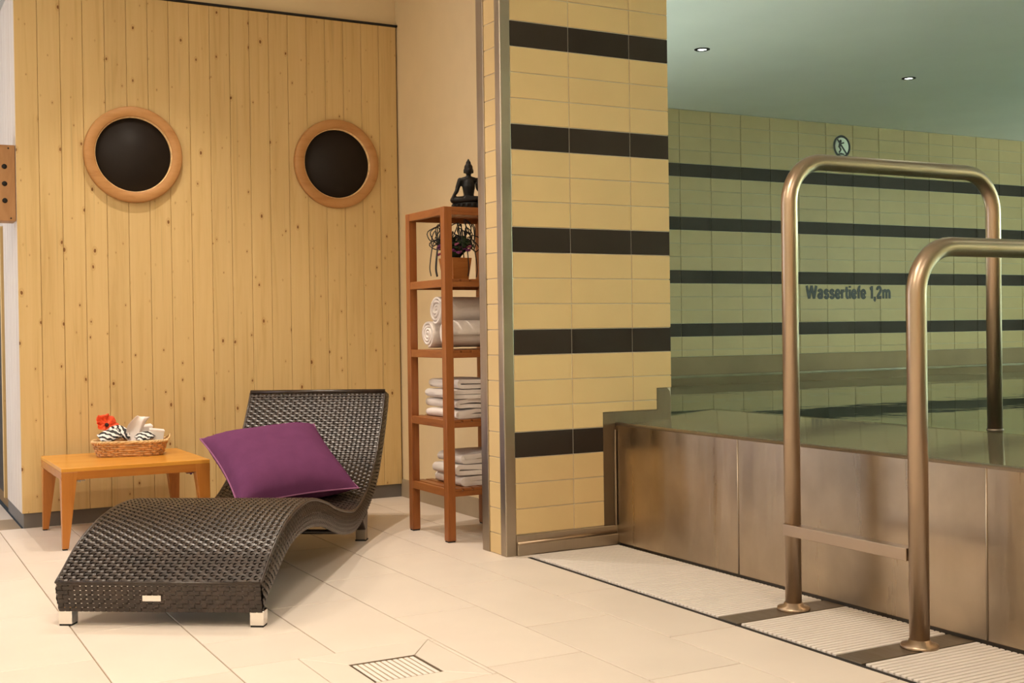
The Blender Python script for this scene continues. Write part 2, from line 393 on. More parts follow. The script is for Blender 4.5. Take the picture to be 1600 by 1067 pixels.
# ------------------------------------------------------------------ pillar wall with tiles
pil = MB().box(0.004, XE-0.004, 0.004, YL-0.004, 0.0, Z_LOUNGE).build('wall_pillar', 'light_grout'); struct(pil, 'beige tiled end wall with dark brown tile bands beside the pool', 'wall')
X1, X2, S1, S2 = 0.511, 0.813, 0.612, 0.713    # the stepped cut-out round the pool rim
cols = [(XS, J1), (J1, J1+TW), (J1+TW, XE)]
def stair(x0, x1, z0, z1):
    """tile outline clipped by the stepped steel flashing, counter-clockwise in (x,z)"""
    def lim(z): return X1 if z < S1-1e-6 else (X2 if z < S2-1e-6 else XE)
    zs = [z0] + [s for s in (S1, S2) if z0+0.004 < s < z1-0.004] + [z1]; right = []
    for a, b in zip(zs, zs[1:]):
        xr = min(x1, lim((a+b)/2)); right += [(xr, a), (xr, b)]
    if min(p[0] for p in right) <= x0+0.006:
        right2 = [p for p in right if p[0] > x0+0.006]
        if len(right2) < 2: return None
        return [(x0, right2[0][1])] + right2 + [(x0, z1)]
    return [(x0, z0)] + right + [(x0, z1)]
g = 0.0019
for r_ in range(-4, 23):
    z0 = Z5 + TH*r_; z1 = z0 + TH; dark = (r_+1) % 4 == 0
    z1 = min(z1, Z_LOUNGE)
    for ci, (x0, x1) in enumerate(cols):
        p = stair(x0+g, x1-g, z0+g, z1-g)
        if not p: continue
        MB().prism(p, lambda a, b: (a, 0.012, b), lambda a, b: (a, 0.0, b)).build('tile', 'dark_tile' if dark else 'wall_tile', pil, bevel=0.0012, seg=1)
me = None
for r_ in range(-5, 23):
    z0 = max(0.0, Z5 + TH*r_); z1 = min(Z5 + TH*(r_+1), Z_LOUNGE)
    MB().box(0.0, 0.012, 0.047, 0.153, z0+g, z1-g).build('tile', 'wall_tile', pil, bevel=0.0012, seg=1)
# steel corner profiles, skirting and the stepped flashing
MB().prism([(0.0, -0.003), (XS-0.001, -0.003), (XS-0.001, 0.02), (0.02, 0.02), (0.02, 0.046), (-0.003, 0.046), (-0.003, 0.0)], lambda a, b: (a, b, 0), lambda a, b: (a, b, Z_LOUNGE)).build('corner_profile', 'steel_brushed', pil, bevel=0.002)
MB().box(-0.005, 0.05, 0.154, YL+0.004, 0, Z_LOUNGE).build('edge_profile', 'steel_brushed', pil, bevel=0.002)
MB().box(XS, XP+0.01, -0.006, 0.01, 0.0, 0.0905).box(XS, XP, -0.016, 0.0, 0.0, 0.052).build('skirting', 'steel_brushed', pil, bevel=0.003)
MB().tube([(XS, -0.014, 0.056), (XP-0.012, -0.014, 0.062)], 0.0065, 8).build('skirting_lip', 'steel_pipe', pil)
fl = [(X1+0.001, 0.0905), (XP+0.02, 0.0905), (XP+0.02, 0.545), (0.895, 0.545), (0.895, 0.66), (0.89, 0.695), (0.875, S2-0.001), (X2+0.001, S2-0.001), (X2+0.001, S1-0.001), (X1+0.001, S1-0.001)]
MB().prism(fl, lambda a, b: (a, 0.012, b), lambda a, b: (a, 0.001, b)).build('stepped_flashing', 'steel_dark', pil, bevel=0.0015)
MB().box(XP-0.012, XP-0.004, -0.012, 0.0, 0.09, 0.53).build('flashing_seam', 'steel_brushed', pil, bevel=0.002)
# ------------------------------------------------------------------ niche wall, sauna wall
nw = MB().box(XC, XE-0.002, YL, YB, 0.0, Z_LOUNGE).build('wall_niche', 'cream_paint'); struct(nw, 'plain cream painted wall behind the shelf rack', 'wall')
sk = MB().box(XC-0.010, XC, YL+0.002, YW+0.012, 0.0, 0.105).build('baseboard_niche', 'skirt_tile'); struct(sk, 'beige stone skirting at the foot of the cream wall', 'baseboard')
sa = MB().box(XW0+0.02, XC, YW+0.021, YB, 0.0, ZW-0.004).build('wall_sauna', 'joint_wood'); struct(sa, 'sauna wall clad in vertical knotty pine boards', 'wall')
PW = 0.1135
nP = round((XW1-XW0)/PW)
PW = (XW1-XW0)/nP
CX = {1: (-1.158, 1.963), 2: (-0.004, 1.976)}
for i in range(nP):
    x0 = XW0 + i*PW; x1 = x0 + PW; e = 0.0007; c = 0.0022
    poly = [(x0+e, YW+0.02), (x0+e, YW+c), (x0+e+c, YW), (x1-e-c, YW), (x1-e, YW+c), (x1-e, YW+0.02)]
    o = MB().prism([(a-x0, b-YW) for a, b in poly], lambda a, b: (a, b, 0.078), lambda a, b: (a, b, ZW-0.003)).build('plank', 'pine', sa)
    o.location = (x0, YW, 0)
for i in range(6):
    y0 = YW + 0.002 + i*PW; e = 0.0018; c = 0.003
    poly = [(0.02, e), (0.02, PW-e), (c, PW-e), (0, PW-e-c), (0, e+c), (c, e)]
    o = MB().prism(poly, lambda a, b: (a, b, 0.078), lambda a, b: (a, b, ZW-0.003)).build('plank', 'pale_board', sa); o.location = (XW0, y0, 0)
for i in range(6, 13):
    y0 = YW + 0.002 + i*PW
    o = MB().box(0, 0.02, 0.0018, PW-0.0018, 1.62, ZW-0.003).build('plank', 'pale_board', sa); o.location = (XW0, y0, 0)
MB().box(XW0-0.004, XC, YW-0.006, YW+0.02, ZW, ZW+0.011).build('top_gap_shade', 'black', sa)  # black strip painted in for the shade of the open gap
pl = MB().box(XW0+0.008, XC-0.012, YW+0.008, YW+0.03, 0.0, 0.076).box(XW0+0.008, XW0+0.03, YW+0.03, 2.76, 0.0, 0.076).build('baseboard_sauna', 'plinth'); struct(pl, 'dark grey plinth strip under the pine boards', 'baseboard')
wb = MB().box(XW0-0.02, XC, YW+0.03, YW+0.24, ZW+0.012, Z_LOUNGE).build('wall_upper', 'cream_paint'); struct(wb, 'cream painted wall strip above the pine boards', 'wall')
# portholes
def porthole(n, label):
    cx, cz = CX[n]
    w_ = empty('window_%d' % n, (cx, YW, cz)); struct(w_, label, 'window')
    MB().lathe([(0.200, -0.002), (0.203, -0.026), (0.209, -0.031), (0.250, -0.031), (0.257, -0.026), (0.2585, 0.0), (0.2, 0.0)], (0, 0, 0), 72, 'Y', caps=False).build('porthole_ring', 'porthole_wood', w_)
    MB().lathe([(0.001, -0.006), (0.2045, -0.006), (0.2045, -0.001), (0.001, -0.001)], (0, 0, 0), 72, 'Y').build('pane', 'black_glass', w_)
    MB().lathe([(0.1975, -0.006), (0.1995, -0.024), (0.2035, -0.024), (0.2035, -0.006)], (0, 0, 0), 72, 'Y', caps=False).build('gasket', 'wicker_light', w_)
porthole(1, 'round dark porthole in a wooden ring, above the low table')
porthole(2, 'round dark porthole in a wooden ring, above the lounger backrest')
# sauna door at the far left, and the perforated block on the corner
d1 = MB().box(XW0-0.012, XW0+0.012, 2.735, 2.785, 0.078, 1.62).box(XW0-0.012, XW0+0.012, 2.785, 3.5, 1.57, 1.62).build('door_1', 'pine'); struct(d1, 'dark sauna door at the left end of the pine side', 'door')
MB().box(XW0+0.002, XW0+0.014, 2.786, 3.5, 0.09, 1.57).build('pane', 'black_glass', d1)
blk = empty('vent_block', (-1.83, 2.05, 1.59)); tag(blk, 'brown wooden block with three round holes at the sauna corner', 'block')
MB().box(-0.09, 0.082, 0.0, 0.14, 0.0, 0.392).build('body', 'block_wood', blk, bevel=0.003)
for i, z in enumerate((0.105, 0.192, 0.280)):
    MB().lathe([(0.0, -0.004), (0.008, -0.004), (0.0125, -0.0025), (0.0135, 0.002), (0.0, 0.002)], (0.03, 0, z), 20, 'Y').build('hole_plug', 'bronze_dark', blk)
for x, z in ((0.05, 0.375), (0.058, 0.015)):
    MB().lathe([(0.0, -0.002), (0.004, -0.002), (0.0045, 0.001), (0.0, 0.001)], (x, 0, z), 10, 'Y').build('screw', 'black', blk)

# ------------------------------------------------------------------ rest of the shell
lw = MB().box(-4.42, -4.3, -7.0, 2.4, 0, Z_LOUNGE).box(-4.42, -4.3, 4.4, 4.6, 0, Z_LOUNGE).box(-4.42, -4.3, 2.4, 4.4, 0, 0.3).box(-4.42, -4.3, 2.4, 4.4, 2.6, Z_LOUNGE).build('wall_left', 'white_paint'); struct(lw, 'white painted wall with a wide window on the lounge side', 'wall')
wn = empty('window_3', (-4.36, 3.4, 1.45)); struct(wn, 'tall daylight window in the passage beside the sauna', 'window')
MB().box(-0.01, 0.0, -1.0, 1.0, -1.15, 1.15).build('pane', 'day_left', wn)
fm = MB()
for y in (-0.97, 0.0, 0.97): fm.box(0.0, 0.04, y-0.03, y+0.03, -1.15, 1.15)
fm.box(0.0, 0.04, -1.0, 1.0, -1.15, -1.09).box(0.0, 0.04, -1.0, 1.0, 1.09, 1.15); fm.build('frame', 'white_plastic', wn)
fw = MB().box(-4.42, 10.1, -7.12, -7.0, -0.1, Z_LOUNGE).build('wall_front', 'cream_paint'); struct(fw, 'plain wall closing the room behind the viewer', 'wall')
ew = MB().box(-4.42, XW0+0.02, 4.6, 4.72, 0, Z_LOUNGE).build('wall_corridor', 'white_paint'); struct(ew, 'white wall at the end of the passage beside the sauna', 'wall')
ce = MB().box(-4.42, 0.06, -7.0, 4.72, Z_LOUNGE, Z_LOUNGE+0.1).box(0.06, XE, 0.0, YB, Z_LOUNGE, Z_LOUNGE+0.1).build('ceiling_lounge', 'white_paint'); struct(ce, 'white ceiling over the lounge area', 'ceiling')
cp = MB().box(0.06, 10.1, -7.0, 0.0, Z_POOL, Z_LOUNGE+0.1).box(XE, 10.1, 0.0, YB, Z_POOL, Z_LOUNGE+0.1).build('ceiling_pool', 'hall_paint'); struct(cp, 'plain grey green ceiling over the pool', 'ceiling')
# far pool wall with tiles
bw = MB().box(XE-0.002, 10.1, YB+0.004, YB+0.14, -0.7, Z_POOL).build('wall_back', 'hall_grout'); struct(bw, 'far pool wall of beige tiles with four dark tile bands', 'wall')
ZB0, XB0 = 2.3822, 3.6535
def zrow(r_): return ZB0 + TH*r_       # r_=0: top of the uppermost dark row
bme = {}
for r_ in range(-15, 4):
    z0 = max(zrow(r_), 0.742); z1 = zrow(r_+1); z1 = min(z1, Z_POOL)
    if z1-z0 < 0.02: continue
    dark = r_ in (-1, -5, -9, -13); mat = 'dark_tile' if dark else 'wall_tile_dim'
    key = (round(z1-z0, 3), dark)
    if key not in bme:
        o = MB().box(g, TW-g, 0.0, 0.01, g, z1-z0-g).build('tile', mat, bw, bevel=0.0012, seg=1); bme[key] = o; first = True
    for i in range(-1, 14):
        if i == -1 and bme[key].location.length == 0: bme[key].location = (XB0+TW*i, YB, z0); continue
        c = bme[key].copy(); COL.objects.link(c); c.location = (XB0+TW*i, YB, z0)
fa, fb = MB(), MB()
for r_ in range(-15, 4):
    z0 = max(zrow(r_), 0.742); z1 = min(zrow(r_+1), Z_POOL)
    if z1-z0 < 0.02: continue
    q = fb if r_ in (-1, -5, -9, -13) else fa
    for i in list(range(-9, -1)) + list(range(14, 19)):
        x0, x1 = max(XB0+TW*i, XE), XB0+TW*(i+1)
        if x1-x0 > 0.02: q.box(x0+g, x1-g, YB, YB+0.01, z0+g, z1-g)
fa.build('outer_tiles', 'wall_tile_dim', bw)['kind'] = 'stuff'; fb.build('outer_dark_tiles', 'dark_tile', bw)['kind'] = 'stuff'
MB().box(XE, 10.0, YB-0.012, YB+0.004, 0.50, 0.740).build('steel_upstand', 'wet_stone', bw, bevel=0.004)
MB().box(XE, 10.0, YB-0.16, YB-0.012, 0.50, 0.590).build('rim', 'wet_ledge', bw, bevel=0.012)
rw = MB().box(9.98, 10.1, -7.0, YB, -0.7, 0.9).box(9.98, 10.1, -7.0, YB, 2.4, Z_POOL).box(9.98, 10.1, -7.0, -5.0, 0.9, 2.4).box(9.98, 10.1, 2.6, YB, 0.9, 2.4).build('wall_right', 'wall_tile_dim'); struct(rw, 'tiled side wall of the pool hall with an opening for the added fill pane', 'wall')
wp = empty('window_4', (10.04, -1.2, 1.65)); struct(wp, 'added glowing fill pane in the unseen side wall of the pool hall', 'window')  # unseen glowing pane, added to brighten the pool hall
MB().box(0.0, 0.01, -3.8, 3.8, -0.75, 0.75).build('pane', 'pool_fill', wp)
fm = MB()
for y in (-3.77, -1.9, 0, 1.9, 3.77): fm.box(-0.05, 0.0, y-0.03, y+0.03, -0.75, 0.75)
fm.build('frame', 'white_plastic', wp)

# ------------------------------------------------------------------ pool
pw = MB().box(XP+0.022, XP+0.05, -6.98, 0.0, -0.05, ZP-0.012).build('wall_pool', 'steel_plate'); struct(pw, 'stainless steel outer wall of the raised pool', 'wall')
ys = [0.0, -0.872, -2.067, -3.26, -4.45, -5.6, -6.9]
for a, b in zip(ys, ys[1:]):
    MB().box(XP, XP+0.022, b+0.0012, a-0.0012, 0.010, ZP).build('panel', 'steel_wall', pw, bevel=0.003)
for y in ys[1:4]:
    MB().tube([(XP-0.0005, y, 0.014), (XP-0.0005, y, ZP-0.006)], 0.0035, 6).build('weld_seam', 'steel_brushed', pw)
MB().tube([(XP+0.008, 0.0, ZP-0.002), (XP+0.008, -6.9, ZP-0.002)], 0.010, 8).build('rim_bead', 'steel_brushed', pw)
lg = MB().prism([(XP+0.012, ZP-0.003), (1.28, 0.5785), (1.33, 0.5800), (1.345, 0.57), (1.345, -0.65), (XP+0.05, -0.65), (XP+0.05, 0.4)], lambda a, b: (a, -6.9, b), lambda a, b: (a, YL, b)).build('wall_pool_ledge', 'wet_ledge'); struct(lg, 'flat submerged overflow ledge inside the pool edge', 'ledge')
ba = MB().box(1.44, 10.0, -7.0, YB, -0.75, -0.65).build('floor_pool', 'basin_tile'); struct(ba, 'pale tiled bottom of the pool', 'pool bottom')
bs = MB().box(XE-0.002, XE+0.03, YL, YB, -0.65, 0.59).box(XE+0.03, 10.0, YB-0.012, YB-0.01, -0.65, 0.50).build('wall_basin', 'basin_tile'); struct(bs, 'pale inner sides of the pool basin', 'wall')
ZWAT = 0.5795
wa = MB().add([(1.30, YL-0.005, ZWAT), (1.30, -6.95, ZWAT), (9.98, -6.95, ZWAT), (9.98, YB-0.02, ZWAT), (XE+0.031, YB-0.02, ZWAT), (XE+0.031, YL-0.005, ZWAT)], [(0, 1, 2, 3, 4, 5)]).build('pool_water', 'water')
tag(wa, 'still green water filling the raised pool to its brim', 'water', kind='stuff')

# ------------------------------------------------------------------ gutter, gratings, plates
GX0, GX1 = 0.080, XP-0.003
gu = MB().box(GX0-0.002, GX1+0.03, -6.9, 0.0, -0.13, -0.11).box(GX0-0.002, GX0+0.008, -6.9, -0.02, -0.12, -0.003).build('floor_gutter', 'pit'); struct(gu, 'overflow gutter channel along the steel pool wall', 'gutter')
MB().box(GX0-0.004, GX0+0.012, -6.9, -0.02, -0.03, -0.001).build('edge_strip', 'pit', gu)
for y0, y1 in ((-1.457, -1.353), (-2.022, -1.918)):
    MB().box(GX0+0.012, GX1, y0, y1, -0.006, 0.002).build('mounting_plate', 'steel_plate', gu, bevel=0.001)
sl = MB().box(0, GX1-0.004-(GX0+0.020), -0.0082, 0.0082, -0.022, 0.003)
slat0 = sl.build('slat', 'white_plastic', None, bevel=0.0025); slat_me = slat0.data
first = True
for (y1, y0, lab) in ((-0.022, -1.347, 'white slatted gutter grating running from the tiled pillar to the tall rail'), (-1.463, -1.912, 'short white slatted gutter grating between the two rail feet'), (-2.028, -3.0, 'white slatted gutter grating nearest the viewer, past the low rail')):
    gt = empty('gutter_grating', (GX0+0.020, (y0+y1)/2, 0)); tag(gt, lab, 'grating', 'gutter gratings along the pool wall')
    n = int((y1-y0)/0.0224); p = (y1-y0)/n
    for i in range(n):
        if first: o = slat0; o.parent = gt; first = False
        else: o = slat0.copy(); COL.objects.link(o); o.parent = gt
        o.location = (0, y1-p*(i+0.5)-(y0+y1)/2, 0)
    for x in (0.05, 0.40):
        MB().box(x-0.008, x+0.008, -(y1-y0)/2, (y1-y0)/2, -0.034, -0.020).build('bearer', 'white_plastic', gt)

# ------------------------------------------------------------------ handrails
hr = empty('pool_handrail', (0.385, -1.405, 0.002)); tag(hr, 'pair of bent stainless steel handrails joined by a cross bar at the pool edge', 'handrail')
def bent(x0, x1, zt, rb, zb0, zb1):
    P = [(x0, zb0), (x0, zt-rb)]
    for k in range(1, 11):
        t = math.pi/2*k/10; P.append((x0+rb-rb*math.cos(t), zt-rb+rb*math.sin(t)))
    P.append((x1-rb, zt))
    for k in range(1, 11):
        t = math.pi/2*k/10; P.append((x1-rb+rb*math.sin(t), zt-rb+rb*math.cos(t)))
    P.append((x1, zb1)); return P
MB().tube([(a, 0, b) for a, b in bent(0, 1.040, 1.574, 0.15, 0.0, 0.515)], 0.0285, 20).build('tall_rail', 'steel_pipe', hr)
MB().tube([(a, -0.580, b) for a, b in bent(-0.012, 1.040, 1.236, 0.15, 0.0, 0.515)], 0.0305, 20).build('low_rail', 'steel_pipe', hr)
MB().box(-0.032, 0.012, -0.548, 0.016, 0.262, 0.302).build('cross_bar', 'steel_pipe', hr, bevel=0.002)
for x, y in ((0, 0), (-0.012, -0.58)):
    MB().lathe([(0.0, 0.0), (0.056, 0.0), (0.058, 0.004), (0.056, 0.011), (0.036, 0.015), (0.032, 0.026), (0.0, 0.026)], (x, y, 0), 28).build('base_flange', 'steel_pipe', hr)
for y in (0, -0.58):
    MB().lathe([(0.0, 0.515), (0.05, 0.515), (0.05, 0.525), (0.033, 0.53), (0.0, 0.53)], (1.04, y, 0), 24).build('base_flange', 'steel_pipe', hr)
    MB().lathe([(0.0295, 0.565), (0.0325, 0.567), (0.0325, 0.580), (0.0295, 0.582)], (1.04, y, 0), 20, caps=False).build('collar', 'steel_plate', hr)

# ------------------------------------------------------------------ wall lettering and sign
GL = {
 'W': (1.12, [[(.08, 1), (.31, 0)], [(.31, 0), (.55, 1)], [(.55, 1), (.79, 0)], [(.79, 0), (1.02, 1)]]),
 'a': (.62, [[(.12, .52), (.18, .63), (.32, .66), (.45, .58), (.46, .42), (.46, .12), (.52, .04)], [(.46, .40), (.28, .37), (.13, .27), (.14, .12), (.26, .07), (.40, .13), (.46, .24)]]),
 's': (.56, [[(.45, .50), (.38, .62), (.24, .65), (.13, .55), (.17, .43), (.30, .37), (.43, .29), (.44, .15), (.33, .07), (.20, .08), (.10, .20)]]),
 'e': (.60, [[(.13, .34), (.30, .34), (.48, .34)], [(.48, .34), (.46, .52), (.38, .63), (.26, .65), (.15, .55), (.12, .36), (.15, .16), (.27, .07), (.40, .09), (.48, .21)]]),
 'r': (.42, [[(.13, 0), (.13, .72)], [(.13, .44), (.20, .58), (.38, .62)]]),
 't': (.38, [[(.18, .93), (.18, .5), (.18, .20), (.23, .09), (.35, .08)], [(.03, .64), (.35, .64)]]),
 'i': (.26, [[(.13, 0), (.13, .72)], [(.13, .85), (.13, 1)]]),
 'f': (.36, [[(.36, .92), (.26, .92), (.19, .83), (.18, .65), (.18, 0)], [(.03, .64), (.35, .64)]]),
 '1': (.46, [[(.29, 0), (.29, 1)], [(.08, .77), (.20, .82), (.29, .93)]]),
 ',': (.28, [[(.13, .16), (.13, .0)], [(.14, .03), (.12, -.10), (.05, -.18)]]),
 '2': (.62, [[(.11, .68), (.14, .84), (.28, .92), (.43, .86), (.48, .70), (.42, .53), (.25, .33), (.12, .09)], [(.08, .09), (.54, .09)]]),
 'm': (.94, [[(.13, 0), (.13, .72)], [(.13, .48), (.20, .61), (.32, .65), (.43, .58), (.46, .42), (.46, 0)], [(.46, .48), (.54, .61), (.66, .65), (.76, .58), (.79, .42), (.79, 0)]]),
}
lt = empty('wall_lettering', (5.042, YB-0.0005, 1.236)); tag(lt, 'black lettering Wassertiefe 1,2m on the far tiled pool wall', 'lettering')
word = 'Wassertiefe 1,2m'; tot = sum(GL[c][0] if c != ' ' else .30 for c in word); kx = 1.056/tot; kz = 0.117; cur = 0.0
for c in word:
    if c == ' ': cur += .30*kx; continue
    q = MB(); wd_, strokes = GL[c]
    for si, st_ in enumerate(strokes):
        pts = [Vector((cur+a*kx, b*kz, 0)) for a, b in st_]
        if len(pts) > 2: pts = cr([tuple(p) for p in pts], 22)
        vs = []; hw_ = 0.0140; yo = -0.0018-0.00015*si
        for i, p in enumerate(pts):
            t = (pts[min(i+1, len(pts)-1)]-pts[max(i-1, 0)]).normalized(); n = Vector((-t.y, t.x, 0))*hw_
            vs += [(p.x+n.x, yo, p.y+n.y), (p.x-n.x, yo, p.y-n.y), (p.x+n.x, 0, p.y+n.y), (p.x-n.x, 0, p.y-n.y)]
        m = len(pts); fs = []
        for i in range(m-1):
            o_ = 4*i; fs += [(o_, o_+1, o_+5, o_+4), (o_, o_+4, o_+6, o_+2), (o_+1, o_+3, o_+7, o_+5)]
        fs += [(0, 2, 3, 1), (4*m-4, 4*m-3, 4*m-1, 4*m-2)]
        q.add(vs, fs)
    q.build('letter', 'sign_black', lt); cur += wd_*kx
sg = empty('no_diving_sign', (5.494, YB, 2.632)); tag(sg, 'round white no diving pictogram with black ring on the tiled wall', 'sign')
MB().lathe([(0.0, -0.004), (0.104, -0.004), (0.105, 0.0), (0.0, 0.0)], (0, 0, 0), 40, 'Y').build('disc', 'sign_white', sg)
MB().lathe([(0.083, -0.004), (0.084, -0.007), (0.103, -0.007), (0.1045, -0.004)], (0, 0, 0), 40, 'Y', caps=False).build('ring', 'sign_black', sg)
c45 = math.cos(R(52)); s45 = math.sin(R(52))
def flat(poly, y=-0.0058): return MB().prism(poly, lambda a, b: (a, -0.004, b), lambda a, b: (a, y, b))
def strip(ax, az, bx, bz, w_):
    d = Vector((bx-ax, bz-az)).normalized(); n = Vector((-d.y, d.x))*w_/2
    return [(ax+n.x, az+n.y), (ax-n.x, az-n.y), (bx-n.x, bz-n.y), (bx+n.x, bz+n.y)]
flat(strip(-0.058, 0.066, 0.062, -0.070, 0.016), -0.0066).build('diagonal_bar', 'sign_black', sg)
fg = MB(); fg.lathe([(0.0, -0.0058), (0.014, -0.0058), (0.014, -0.004), (0.0, -0.004)], (-0.016, 0, 0.048), 14, 'Y')
for s_ in ((-0.022, 0.034, -0.034, -0.012, 0.026), (-0.020, 0.026, 0.026, 0.036, 0.013), (-0.030, -0.008, -0.012, -0.030, 0.017), (-0.012, -0.026, -0.036, -0.058, 0.015)):
    p = strip(*s_); fg.prism(p, lambda a, b: (a, -0.004, b), lambda a, b: (a, -0.0058, b))
fg.build('diver_figure', 'sign_black', sg)
flat([(-0.045, -0.066), (-0.01, -0.058), (0.028, -0.066), (0.028, -0.076), (-0.045, -0.076)]).build('water_line', 'sign_black', sg)

# ------------------------------------------------------------------ lamps and added fill lights
def spot(name, parent, energy, color, size, blend, radius, z):
    l = bpy.data.lights.new(name, 'SPOT'); l.energy = energy; l.color = color; l.spot_size = R(size); l.spot_blend = blend; l.shadow_soft_size = radius
    o = bpy.data.objects.new(name, l); COL.objects.link(o); o.parent = parent; o.location = (0, 0, z); return o
def downlight(x, y, z, rad, label, group, lens, energy, color, size, blend, lr):
    t = empty('recessed_downlight', (x, y, z)); tag(t, label, 'ceiling lamp', group)
    MB().lathe([(rad*0.58, -0.0005), (rad*0.62, -0.006), (rad*0.98, -0.004), (rad, 0.0)], (0, 0, 0), 28, caps=False).build('trim_ring', 'bronze_dark' if lens == 'lamp_pool' else 'chrome', t)
    MB().lathe([(0.0, -0.0015), (rad*0.60, -0.0015), (rad*0.60, -0.0002), (0.0, -0.0002)], (0, 0, 0), 24).build('lens', lens, t)
    spot('lamp_light', t, energy, color, size, blend, lr, -0.02)
names = {0: 'small round ceiling downlight over the pool, nearest the tiled pillar', 1: 'small round ceiling downlight over the pool, right of the no diving sign'}
for i, (x, y) in enumerate(POOL_SPOTS):
    downlight(x, y, Z_POOL, 0.052, names.get(i, 'small round downlight further along the pool ceiling'), 'downlights over the pool', 'lamp_pool', E_POOL, POOLC, 150, 0.8, 0.05)
for i, (x, y, e_, s_) in enumerate(LOUNGE_SPOTS):
    downlight(x, y, Z_LOUNGE, 0.06, ('warm ceiling spot above the lounger', 'warm ceiling spot above the low table', 'warm ceiling spot above the open floor')[i], 'ceiling spots over the lounge', 'lamp_warm', e_, WARM, s_, 0.95, 0.014)
for i, (x, y) in enumerate(LOUNGE_FILLS):  # soft fill panels added out of view to light the lounge walls
    t = empty('ceiling_fill_panel', (x, y, Z_LOUNGE)); tag(t, 'added square warm fill panel on the unseen lounge ceiling', 'ceiling lamp', 'added ceiling fill panels')
    MB().box(-0.32, 0.32, -0.32, 0.32, -0.03, -0.004).build('frame', 'white_plastic', t, bevel=0.004)
    MB().box(-0.29, 0.29, -0.29, 0.29, -0.034, -0.0305).build('diffuser', 'fill_panel_glow', t)
    l = bpy.data.lights.new('fill_panel_source', 'AREA'); l.energy = E_FILL; l.color = WARM; l.size = 0.56
    o = bpy.data.objects.new('fill_panel_source', l); COL.objects.link(o); o.parent = t; o.location = (0, 0, -0.04)

for (x, y, zc_, ln_, ax_, lab) in ((9.88, -3.2, 1.5, 6.4, 'Y', 'long added uplight filling the pool ceiling from the unseen side wall'), (1.04, 1.9, 0.85, 3.0, 'Y', 'added uplight filling the pool ceiling, unseen behind the tiled pillar')):
    t = empty('fill_uplight', (x, y, zc_)); tag(t, lab, 'fill light', 'added fill uplights round the pool hall')  # hidden uplights added to brighten the pool ceiling
    sx, sy = (0.16, ln_) if ax_ == 'Y' else (ln_, 0.16)
    MB().box(-sx/2, sx/2, -sy/2, sy/2, -0.06, -0.05).box(-sx/2, -sx/2+0.01, -sy/2, sy/2, -0.06, 0.02).box(sx/2-0.01, sx/2, -sy/2, sy/2, -0.06, 0.02).box(-sx/2, sx/2, -sy/2, -sy/2+0.01, -0.06, 0.02).box(-sx/2, sx/2, sy/2-0.01, sy/2, -0.06, 0.02).build('trough', 'white_plastic', t)
    l = bpy.data.lights.new('fill_uplight_source', 'AREA'); l.shape = 'RECTANGLE'; l.size = sx*0.8 if ax_ == 'Y' else sx*0.97; l.size_y = sy*0.97 if ax_ == 'Y' else sy*0.8; l.energy = E_UPFILL*(1.0 if ln_ > 4 else 0.028); l.color = (0.84, 1.0, 0.95)
    o = bpy.data.objects.new('fill_uplight_source', l); COL.objects.link(o); o.parent = t; o.location = (0, 0, -0.02); o.rotation_euler = (math.pi, 0, 0)

# ------------------------------------------------------------------ side table
TX0, TX1, TY0, TY1, TZ = -1.662, -0.972, 1.25, 1.94, 0.381
tb = empty('side_table', ((TX0+TX1)/2, (TY0+TY1)/2, 0)); tag(tb, 'low square cherry wood side table with tapered legs by the pine wall', 'table')
hx, hy = (TX1-TX0)/2, (TY1-TY0)/2
MB().box(-hx, hx, -hy, hy, TZ-0.020, TZ).build('table_top', 'cherry_lit', tb, bevel=0.003)
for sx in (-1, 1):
    MB().box(min(sx*hx, sx*(hx-0.022)), max(sx*hx, sx*(hx-0.022)), -hy+0.001, hy-0.001, TZ-0.056, TZ-0.0195).build('apron', 'cherry_shade_x', tb, bevel=0.001)
    MB().box(-hx+0.022, hx-0.022, min(sx*(hy-0.001), sx*(hy-0.022)), max(sx*(hy-0.001), sx*(hy-0.022)), TZ-0.056, TZ-0.0195).build('apron', 'cherry_shade_x', tb, bevel=0.001)
    for sy in (-1, 1):
        a, b_ = 0.068, 0.028; vs = []
        for z, d in ((0.006, b_), (TZ-0.056, a), (TZ-0.0195, a+0.004)):
            x_, y_ = sx*(hx-0.0005), sy*(hy-0.0005)
            vs += [(x_, y_, z), (x_-sx*d, y_, z), (x_-sx*d, y_-sy*d, z), (x_, y_-sy*d, z)]
        fs = [(0, 1, 2, 3), (8, 9, 10, 11)] + [(i*4+k, i*4+(k+1) % 4, i*4+4+(k+1) % 4, i*4+4+k) for i in (0, 1) for k in range(4)]
        lg_ = MB().add(vs, fs).build('leg', 'cherry_shade_z', tb, bevel=0.002)
        MB().box(min(x_, x_-sx*0.024)+0.001, max(x_, x_-sx*0.024)-0.001, min(y_, y_-sy*0.024)+0.001, max(y_, y_-sy*0.024)-0.001, 0.0, 0.0062).build('foot_pad', 'rubber', lg_)
        MB().cbox((sx*(hx-0.085), sy*(hy-0.04), TZ-0.064), (0.05, 0.03, 0.004)).cbox((sx*(hx-0.085), sy*(hy-0.04), TZ-0.069), (0.010, 0.010, 0.008)).build('bracket', 'chrome', lg_)

